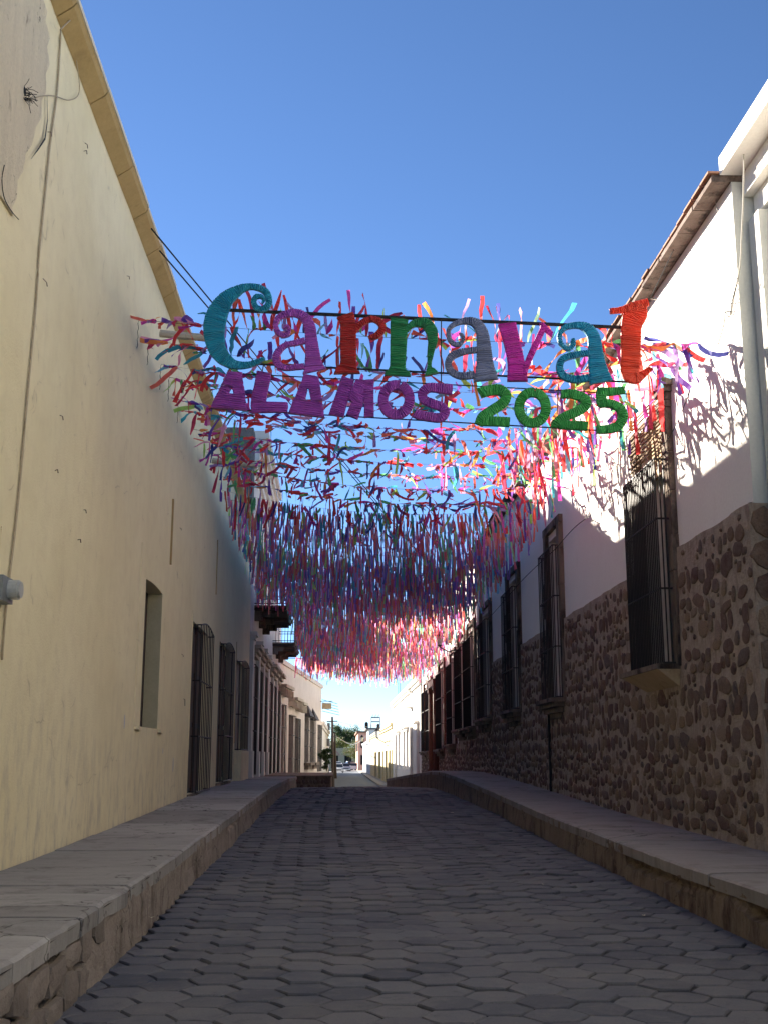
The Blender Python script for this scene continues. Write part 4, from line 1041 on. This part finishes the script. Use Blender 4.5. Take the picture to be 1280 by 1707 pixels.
t1 = pole(556, 97, 1195, 'tall dark utility pole in front of the pale sky at the far left side', .13)
t2 = pole(560, 140, 1222, 'shorter utility pole just behind the tall one')
a = at(610, 1228, y=205)
cable('overhead_wire', [t2, t2.lerp(a, .5) + Vector((0, 0, -1.2)), a], .05, M_whwire, 'thick pale wire sagging across the street between far pole and salmon building')
a2 = at(640, 1206, y=180)
cable('overhead_wire', [t1, t1.lerp(a2, .5) + Vector((0, 0, -.5)), a2], .018, M_whwire, 'thin wire from the tall far pole towards the grey building')
lp = at(648, 1236, y=95)
wall_lamp(Vector((4.3, 92, 2.75)), -1, 'ornate lantern on the front of the far white house near the yellow house', 1.6)
wall_lamp(Vector((4.2, 150, 3.2)), -1, 'smaller distant lantern on the pale yellow house', 1.6)
def prism(mb, prof, y0, y1):
    """profile in (x across? ) -> car side profile (l, z) extruded across"""
def car(x, y, z, rot, bodym, label, kind='sedan', group='cars parked at the far end of the street'):
    c = thing('parked_car', (x, y, z), label, 'car', group); c.rotation_euler = (0, 0, rot)
    def ext(prof, w0, w1, name, mt, taper=None):
        m = MB(); n = len(prof)
        for s in (-1, 1):
            for (l, zz, ww) in prof: m.v.append((s * ww, l, zz))
        for i in range(n): j = (i + 1) % n; m.f.append((i, j, n + j, n + i))
        m.f.append(tuple(range(n))[::-1]); m.f.append(tuple(range(n, 2 * n)))
        o = link(name, m.mesh(name, mt), c); return o
    h = 1.0 if kind == 'sedan' else 1.18
    ext([(-2.1, .28, .80), (-2.15, .55, .84), (-2.05, .72, .82), (-1.1, .90 * h, .86), (1.2, .93 * h, .86), (2.05, .88 * h, .82), (2.15, .5, .84), (2.1, .28, .80)], 0, 0, 'body', bodym)
    ext([(-1.15, .90 * h, .80), (-.55, 1.40 * h, .62), (.75, 1.42 * h, .62), (1.45, .92 * h, .80)], 0, 0, 'cabin', M_glass)
    ext([(-.62, 1.41 * h, .63), (-.5, 1.45 * h, .60), (.7, 1.47 * h, .60), (.82, 1.43 * h, .63)], 0, 0, 'roof', bodym)
    for sx in (-1, 1):
        for ly in (-1.3, 1.3):
            m = MB(); m.tube([(sx * .66, ly, .32), (sx * .88, ly, .32)], .32, 14); wh = link('wheel', m.mesh('wheel', M_dark), c)
            m = MB(); m.tube([(sx * .86, ly, .32), (sx * .90, ly, .32)], .18, 10); link('rim', m.mesh('rim', M_steel), wh)
        m = MB(); m.box(sx * .72 - .14, sx * .72 + .14, -2.19, -2.08, .58, .72); link('headlight', m.mesh('headlight', M_steel), c)
        m = MB(); m.box(sx * .90 - .08, sx * .90 + .08, -.95, -.8, .92 * h, 1.05 * h); link('mirror', m.mesh('mirror', bodym), c)
    m = MB(); m.box(-.5, .5, -2.18, -2.1, .42, .56); link('grille', m.mesh('grille', M_dark), c)
    m = MB(); m.box(-.8, .8, -2.2, -2.02, .26, .40); link('bumper', m.mesh('bumper', bodym), c)
M_cw = flat('white car paint', (.72, .73, .74), .25); M_cs = flat('silver car paint', (.45, .47, .5), .3, .4); M_cd = flat('dark car paint', (.03, .03, .04), .25)
def cx(px, y): return at(px, 1285, y=y).x
car(cx(564, 193), 193, -.98, 0, M_cw, 'nearest white car parked at left far down the street')
car(cx(563, 207), 207, -.98, 0, M_cw, 'white car with dark windscreen right behind the nearest white one', 'suv')
car(cx(575, 214), 214, -.98, RD(6), M_cs, 'silver car standing right of the two white cars')
car(cx(584, 232), 232, -.98, RD(12), M_cd, 'black car behind the silver car', 'suv')
car(cx(592, 222), 222, -.98, RD(65), M_cw, 'white car turned sideways near the salmon building', 'sedan')

# ------------------------------------------------------------------ the lettered sign
YS = 12.5
sgn = thing('carnival_sign', at(690, 600, y=YS), 'large wrapped letters reading Carnaval ALAMOS 2025 hung across the street', 'sign')
C1 = (330, 460, 5.12); C2 = (540, 500, 5.12); C3 = (730, 480, 3.459)
def Wp(c, x, y): p = at(c[0] + x / c[2], c[1] + y / c[2], y=YS); return p.x, p.z
SC = (at(700, 600, y=YS) - at(600, 600, y=YS)).length / 100.
def smooth_path(pts, step):
    out = []
    n = len(pts)
    for i in range(n - 1):
        p0 = pts[max(i - 1, 0)]; p1 = pts[i]; p2 = pts[i + 1]; p3 = pts[min(i + 2, n - 1)]
        L = math.hypot(p2[0] - p1[0], p2[1] - p1[1]); k = max(2, int(L / step))
        for q in range(k):
            t = q / k; out.append(tuple(.5 * (2 * p1[j] + (p2[j] - p0[j]) * t + (2 * p0[j] - 5 * p1[j] + 4 * p2[j] - p3[j]) * t * t + (3 * p1[j] - p0[j] - 3 * p2[j] + p3[j]) * t ** 3) for j in range(3)))
    out.append(pts[-1]); return out
def wrap(mb, c, pts, rg, depth=.035, dof=0.):
    """a stroke wound with cloth: rings of folds across the stroke"""
    P = [(*Wp(c, x, y), w / c[2] * SC) for x, y, w in pts]
    path = smooth_path(P, .0075); n0 = len(mb.v); n = len(path)
    ph = 0.; sk = 0.; hh = 0.
    for i, (x, z, w) in enumerate(path):
        a = path[max(i - 2, 0)]; b = path[min(i + 2, n - 1)]; tx, tz = b[0] - a[0], b[1] - a[1]; L = math.hypot(tx, tz) or 1; tx /= L; tz /= L
        if i % 3 == 0: sk = sk * .5 + rg.uniform(-.012, .012); hh = rg.uniform(.002, .016)
        f = (-.35, .7, 1.)[i % 3]; e = w * .5 * (1 + rg.uniform(-.012, .025)); nx_, nz_ = -tz, tx
        fr0 = YS - depth / 2 - hh * f + dof; bk = YS + depth / 2 + dof
        r = rg.uniform(-.003, .003)
        for s, yy in ((-1, bk), (-1.0, fr0 + .010), (-.86, fr0), (-.3, fr0 - .004 + r), (.3, fr0 - .004 - r), (.86, fr0), (1.0, fr0 + .010), (1, bk)):
            k = sk * s
            mb.v.append((x + nx_ * e * s + tx * k, yy, z + nz_ * e * s + tz * k))
    K = 8
    for i in range(n - 1):
        for j in range(K):
            a = n0 + i * K + j; b = n0 + i * K + (j + 1) % K; mb.f.append((a, b, b + K, a + K))
    mb.f.append(tuple(n0 + j for j in range(K))); m_ = n0 + (n - 1) * K; mb.f.append(tuple(m_ + j for j in range(K))[::-1])
def ell(cx_, cy_, rx, ry, w, tilt=0):
    return [(cx_ + rx * math.cos(a) * math.cos(tilt) - ry * math.sin(a) * math.sin(tilt), cy_ + rx * math.cos(a) * math.sin(tilt) + ry * math.sin(a) * math.cos(tilt), w) for a in [2 * math.pi * k / 16 - 1.4 for k in range(17)]]
def cloth(name, col):
    m = fabric(name, col, .22); nt = m.node_tree; b = nt.nodes['Principled BSDF']; b.inputs['Roughness'].default_value = .45; b.inputs['Sheen Weight'].default_value = .2
    return m
K_teal = cloth('teal cloth', (.012, .30, .46)); K_pur = cloth('purple cloth', (.40, .09, .50)); K_red = cloth('crimson cloth', (.46, .025, .025)); K_grn = cloth('dark green cloth', (.02, .25, .09))
K_gry = cloth('slate cloth', (.19, .23, .37)); K_mag = cloth('magenta cloth', (.56, .03, .42)); K_tea2 = cloth('blue teal cloth', (.01, .28, .47)); K_ora = cloth('orange red cloth', (.74, .07, .03)); K_gr2 = cloth('green cloth', (.05, .40, .09)); K_pur2 = cloth('violet cloth', (.34, .065, .44))
LET = [
 ('C', K_teal, C1, [[(546, 236, 12), (566, 205, 26), (545, 178, 38), (500, 180, 44), (478, 220, 46), (500, 268, 50), (550, 285, 52), (598, 255, 56), (608, 200, 56), (585, 140, 58), (530, 105, 58), (450, 92, 55), (370, 112, 80), (280, 168, 122), (205, 250, 158), (160, 350, 184), (142, 440, 184), (146, 540, 168), (172, 630, 150), (228, 705, 122), (310, 755, 80), (410, 762, 58), (500, 738, 46), (572, 700, 24)]]),
 ('a', K_pur, C1, [[(738, 452, 12), (760, 425, 24), (778, 455, 34), (765, 495, 38), (725, 505, 44), (682, 475, 48), (665, 420, 46), (690, 358, 50), (760, 325, 62), (840, 318, 74), (910, 355, 86), (955, 430, 96), (968, 540, 104), (980, 660, 124), (988, 750, 150), (1000, 815, 200)], [(915, 552, 55), (840, 572, 50), (755, 590, 46), (695, 640, 58), (668, 700, 62), (690, 760, 62), (755, 786, 48), (850, 778, 50), (910, 772, 50)]]),
 ('r', K_red, C2, [[(180, 128, 150), (205, 200, 135), (209, 400, 138), (209, 550, 140), (200, 598, 195), (198, 632, 222)], [(262, 262, 50), (305, 215, 56), (365, 175, 54), (425, 165, 54), (478, 192, 62), (498, 248, 60), (460, 300, 58), (412, 318, 44), (380, 322, 20)]]),
 ('n', K_grn, C2, [[(642, 160, 152), (640, 205, 150), (634, 400, 140), (628, 575, 138), (628, 615, 205), (628, 650, 220)], [(700, 268, 40), (745, 215, 55), (810, 195, 78), (875, 210, 95), (918, 275, 98), (925, 350, 82), (908, 450, 58), (898, 560, 36), (905, 600, 80), (915, 640, 130)]]),
 ('a', K_gry, C3, [[(125, 262, 12), (143, 285, 22), (130, 318, 26), (95, 325, 26), (65, 295, 26), (62, 240, 26), (100, 205, 30), (160, 190, 40), (218, 205, 58), (252, 258, 70), (262, 340, 82), (268, 440, 100), (275, 535, 140)], [(228, 357, 34), (150, 367, 38), (85, 390, 44), (58, 430, 38), (72, 478, 40), (130, 508, 40), (210, 500, 44)]]),
 ('v', K_mag, C3, [[(395, 205, 104), (425, 320, 96), (448, 430, 98), (456, 540, 118)], [(496, 520, 22), (508, 450, 34), (545, 360, 38), (580, 285, 36), (600, 235, 34), (594, 205, 24)], [(592, 208, 26), (622, 240, 30), (655, 275, 32)]]),
 ('a', K_tea2, C3, [[(760, 330, 10), (775, 300, 18), (778, 330, 24), (745, 352, 24), (708, 325, 26), (698, 272, 28), (732, 228, 34), (800, 216, 40), (858, 232, 60), (895, 285, 74), (906, 380, 88), (922, 480, 112), (940, 545, 140)], [(868, 376, 34), (790, 386, 38), (718, 410, 40), (698, 460, 40), (722, 508, 44), (790, 528, 44), (868, 520, 40)]]),
 ('l', K_ora, C3, [[(1150, 92, 100), (1136, 150, 136), (1113, 220, 120), (1108, 400, 114), (1104, 465, 110), (1108, 505, 90), (1140, 522, 62), (1180, 498, 44), (1222, 465, 30)], [(988, 135, 32), (1050, 128, 36), (1110, 115, 56), (1160, 100, 60), (1208, 84, 44)]]),
 ('A', K_pur2, C1, [[(321, 822, 118), (311, 885, 154), (299, 950, 194)], [(246, 948, 84), (217, 1012, 86)], [(345, 948, 102), (357, 1012, 94)], [(289, 1010, 230), (279, 1075, 268), (269, 1140, 302)]]),
 ('L', K_pur2, C1, [[(567, 822, 122), (550, 920, 124), (530, 1010, 124), (520, 1085, 130)], [(612, 1078, 308), (612, 1120, 310), (612, 1168, 300)]]),
 ('A', K_pur2, C1, [[(967, 850, 125), (961, 905, 152), (955, 962, 184)], [(903, 958, 76), (866, 1072, 88)], [(996, 958, 100), (1016, 1072, 92)], [(942, 1070, 240), (935, 1130, 272), (928, 1195, 305)]]),
 ('M', K_pur2, C2, [[(208, 670, 112), (165, 800, 112), (105, 992, 128)], [(345, 760, 70), (300, 850, 90), (240, 1000, 106)], [(382, 685, 88), (385, 850, 80), (385, 1003, 84)], [(320, 690, 90), (280, 790, 100), (230, 870, 60)]]),
 ('O', K_pur2, C2, [ell(616, 852, 112, 126, 86, .1)]),
 ('S', K_pur2, C2, [[(1095, 765, 92), (1020, 758, 88), (960, 752, 84)], [(965, 752, 80), (890, 752, 80), (842, 790, 80), (850, 850, 78), (920, 885, 78), (1000, 915, 80), (1032, 960, 80), (990, 1005, 80), (900, 1000, 80), (820, 985, 80), (768, 968, 72)]]),
 ('2', K_gr2, C3, [[(235, 608, 62), (290, 592, 62), (350, 588, 64), (388, 620, 62), (370, 665, 60), (310, 705, 58), (255, 745, 60), (232, 790, 50)], [(250, 770, 54), (320, 770, 56), (410, 775, 56)]]),
 ('0', K_gr2, C3, [ell(543, 690, 77, 88, 56)]),
 ('2', K_gr2, C3, [[(705, 612, 50), (770, 612, 54), (835, 635, 60), (850, 672, 60), (800, 712, 56), (730, 742, 54), (685, 775, 54), (668, 805, 40)], [(690, 790, 50), (770, 793, 52), (860, 798, 54)]]),
 ('5', K_gr2, C3, [[(910, 598, 50), (990, 598, 50), (1072, 590, 40)], [(938, 618, 60), (940, 650, 60), (948, 680, 56)], [(930, 668, 50), (990, 668, 48), (1045, 695, 54), (1062, 745, 58), (1035, 795, 56), (980, 815, 50), (910, 818, 46)]])]
rg = random.Random(77)
for ch, mt, c, strokes in LET:
    m = MB()
    for k, s in enumerate(strokes): wrap(m, c, s, rg, .04 + .004 * k, -.003 * k)
    o = m.build('letter', mt, sgn); o['label'] = mt.name + ' letter ' + ch
M_rod = flat('black steel rod', (.015, .015, .016), .5)
for (a, b, r) in (((383, 517), (1040, 546), .021), ((430, 607), (1050, 637), .012), ((400, 623), (1050, 657), .007), ((352, 681), (1040, 720), .008)):
    p, q = at(*a, y=YS + .04), at(*b, y=YS + .04); m = MB(); m.tube([p, q], r, 6); m.build('rod', M_rod, sgn)
for a, b in (((1040, 546), (1080, 505)), ((383, 517), (345, 560)), ((440, 607), (425, 690)), ((735, 535), (735, 640)), ((930, 640), (928, 690)), ((352, 681), (390, 600))):
    m = MB(); m.tube([at(*a, y=YS + .04), at(*b, y=YS + .04)], .007, 5); m.build('tie_wire', M_rod, sgn)
cable('rope', [at(1083, 498, y=YS), at(1125, 410, x=4.42)], .006, M_wire, 'thin rope from the red letter up to the tiled eave')
cable('rope', [at(1083, 498, y=YS), at(1150, 512, x=4.4), at(1215, 520, x=4.45)], .006, M_whwire, 'thin pale rope from the red letter to the right wall')
cable('overhead_wire', [at(253, 381, x=-2.62), at(760, 997, x=4.4)], .012, M_wire, 'upper of two black wires leaving the ochre cornice toward the letters')
cable('overhead_wire', [at(267, 418, x=-2.62), at(750, 985, x=4.4)], .012, M_wire, 'lower of two black wires leaving the ochre cornice toward the letters')

# ------------------------------------------------------------------ ribbon garlands
rg = random.Random(4242)
NROW = 43
def ribbon_pts(p, drop, L, rg, twist, lat):
    """strip centre line: leaves the string along the wind and sags"""
    n = 6 if L > .3 else 4; pts = []; dcur = drop + rg.uniform(-12, 12); yaw = RD(rg.gauss(0, 13)) + lat
    q = Vector(p); pts.append(q.copy()); w = rg.uniform(-1, 1)
    for k in range(n):
        a = RD(dcur); d = Vector((math.sin(yaw) * math.cos(a), -math.cos(yaw) * math.cos(a), -math.sin(a)))
        q = q + d * (L / n); pts.append(q.copy())
        dcur += rg.uniform(-15, 16) if drop < 60 else rg.uniform(-9, 9); yaw += rg.uniform(-.35, .35) * (1.2 if drop < 60 else .35)
    return pts
def strip(mb, pts, w, rg, twist, col=None):
    n0 = len(mb.v); ang = rg.uniform(0, 3.14)
    for i, p in enumerate(pts):
        t = (pts[min(i + 1, len(pts) - 1)] - pts[max(i - 1, 0)]).normalized()
        a = t.cross(Vector((0, 0, 1))); a = a.normalized() if a.length > .05 else Vector((1, 0, 0)); b = t.cross(a)
        an = ang + twist * i; s = (a * math.cos(an) + b * math.sin(an)) * (w * .5 * (.55 if i == 0 else 1)) 
        mb.v += [tuple(p - s), tuple(p + s)]
        if col: mb.c += [col, col]
    for i in range(len(pts) - 1): q = n0 + 2 * i; mb.f.append((q, q + 1, q + 3, q + 2))
OR = ['first', 'second', 'third', 'fourth', 'fifth', 'sixth', 'seventh', 'eighth', 'ninth', 'tenth', 'eleventh', 'twelfth']
for r in range(NROW):
    yR = 12.7 + 1.06 * r + rg.uniform(-.12, .12); yL = yR + tab([(0, 2.1), (10, 1.6), (42, .6)], r)
    zR = tab([(0, 6.36), (3, 6.6), (8, 6.9), (20, 6.75), (42, 6.25)], r) + rg.uniform(-.05, .05); zL = tab([(0, 7.44), (3, 7.5), (8, 7.65), (22, 7.55), (30, 7.1), (42, 6.45)], r) + rg.uniform(-.06, .06)
    xL = -2.80 if yL < 37 else -2.9; xR = 4.45
    if yL > 39.3: xL = -1.86
    if yL > 57: xL = -2.3
    A = Vector((xL, yL, zL)); B = Vector((xR, yR, zR)); sag = rg.uniform(.2, .38) if r else .10
    def S(t): return A.lerp(B, t) - Vector((0, 0, 4 * sag * t * (1 - t)))
    if r < 12: lab = OR[r] + ' ribbon garland from the sign, ' + ('wind blown ribbons streaming toward the viewer' if r < 9 else 'ribbons starting to hang')
    else: lab = 'garland of long hanging coloured ribbons within the dense mass over the street'
    g = thing('ribbon_garland', A, lab, 'garland', 'ribbon garlands strung across the street')
    m = MB(); m.tube([S(t / 16) for t in range(17)], 0.0028 if r < 14 else .004, 4, False); m.build('string', M_whwire if r % 3 else M_wire, g)
    drop0 = tab([(0, -2), (1, 6), (3, 16), (6, 20), (8, 28), (10, 52), (12, 70), (14, 78), (42, 82)], r)
    Lr = tab([(0, .62), (8, .62), (12, .75), (18, .85), (42, .95)], r)
    nk = int(tab([(0, 84), (1, 80), (8, 80), (12, 92), (16, 116), (42, 116)], r))
    single = r < 12
    mm = MB(); 
    for k in range(nk):
        t = .015 + .97 * (k + rg.uniform(-.35, .35)) / nk
        if r < 10 and rg.random() < .10: continue
        p = S(t); edge = min(1, min(t, 1 - t) / .16)
        tails = rg.choice((1, 2, 2, 3)) + (1 if t > .78 and r < 8 else 0) if r < 12 else 2
        for q in range(tails):
            dr = drop0 + (1 - edge) * (42 if r < 12 else 0) + (38 if t > .76 and r < 8 else 0) + rg.gauss(0, 10 if r < 10 else 9)
            if 0 < r < 10 and rg.random() < .16: dr = rg.uniform(45, 85)
            along = r < 11 and rg.random() < (.55 if t < .8 else .3)
            if r < 2 and .13 < t < .74 and rg.random() < (.62 if r == 0 else .4): dr = rg.uniform(-75, -20); along = False; L *= 1.3
            L = Lr * rg.uniform(.45, 1.2) * (1.2 if t > .76 and r < 8 else 1)
            if r < 10 and rg.random() < .22: L *= .5
            if along: L *= .62; dr = rg.uniform(-12, 30)
            pts = ribbon_pts(p, dr, L, rg, 0, RD(8 * (t - .5)) + (rg.choice((-1, 1)) * RD(rg.uniform(55, 85)) if along else 0))
            nm, col, _ = rg.choices(RIB, RW)[0]; wdt = rg.uniform(.036, .072) if r < 12 else rg.uniform(.03, .055); tw = rg.uniform(-.55, .55)
            k_ = rg.uniform(.85, 1.3)
            if single:
                m = MB(); strip(m, pts, wdt, rg, tw); m.build('ribbon', RM[nm], g)
            else: strip(mm, pts, wdt * 1.1, rg, tw * .6, (*[min(.95, c_ * k_ * 1.1 + .11) for c_ in col], 1))  # far ribbons paler: backlit brightness is put into their colour
    if not single:
        o = mm.build('ribbons', M_ribs, g); props(o, kind='stuff')
        ca = o.data.color_attributes.new('Col', 'FLOAT_COLOR', 'POINT'); fl_ = [x for c_ in mm.c for x in c_]; ca.data.foreach_set('color', fl_)
    # zig-zag anchor wire at the left wall for the front rows
    if r < 5:
        m = MB(); q = [A + Vector((.0, (-1) ** k * .03, -.06 * k)) for k in range(8)]
        m.tube(q, .004, 4); m.build('anchor_chain', M_wire, g)

for px, py, lab in ((753, 1355, 'small white paper scrap on the paving near the right kerb at the crest'), (208, 1517, 'tiny white scrap lodged at the broken edge of the left pavement'), (1072, 1527, 'white speck of litter on the paving right of the middle'), (253, 1531, 'pinkish scrap of litter at the foot of the left kerb'), (905, 1475, 'pale chip of paper on the paving half way to the right kerb')):
    p = at(px, py, z=.2)
    for _ in range(4): p = at(px, py, z=(pav_z(p.x, p.y) + .006) if abs(p.x - .8) < 2.4 else (.56 if p.x < 0 else rz(p.y)))
    m = MB(); a = U(0, 3); s_ = .02 if py > 1400 else .045
    m.quad(p + Vector((s_ * math.cos(a), s_ * math.sin(a), .004)), p + Vector((-s_ * math.sin(a), s_ * math.cos(a), .014)), p - Vector((s_ * math.cos(a), s_ * math.sin(a), -.006)), p - Vector((-s_ * math.sin(a), s_ * math.cos(a), -.012)))
    props(m.build('litter', M_och_edge), lab, 'litter')
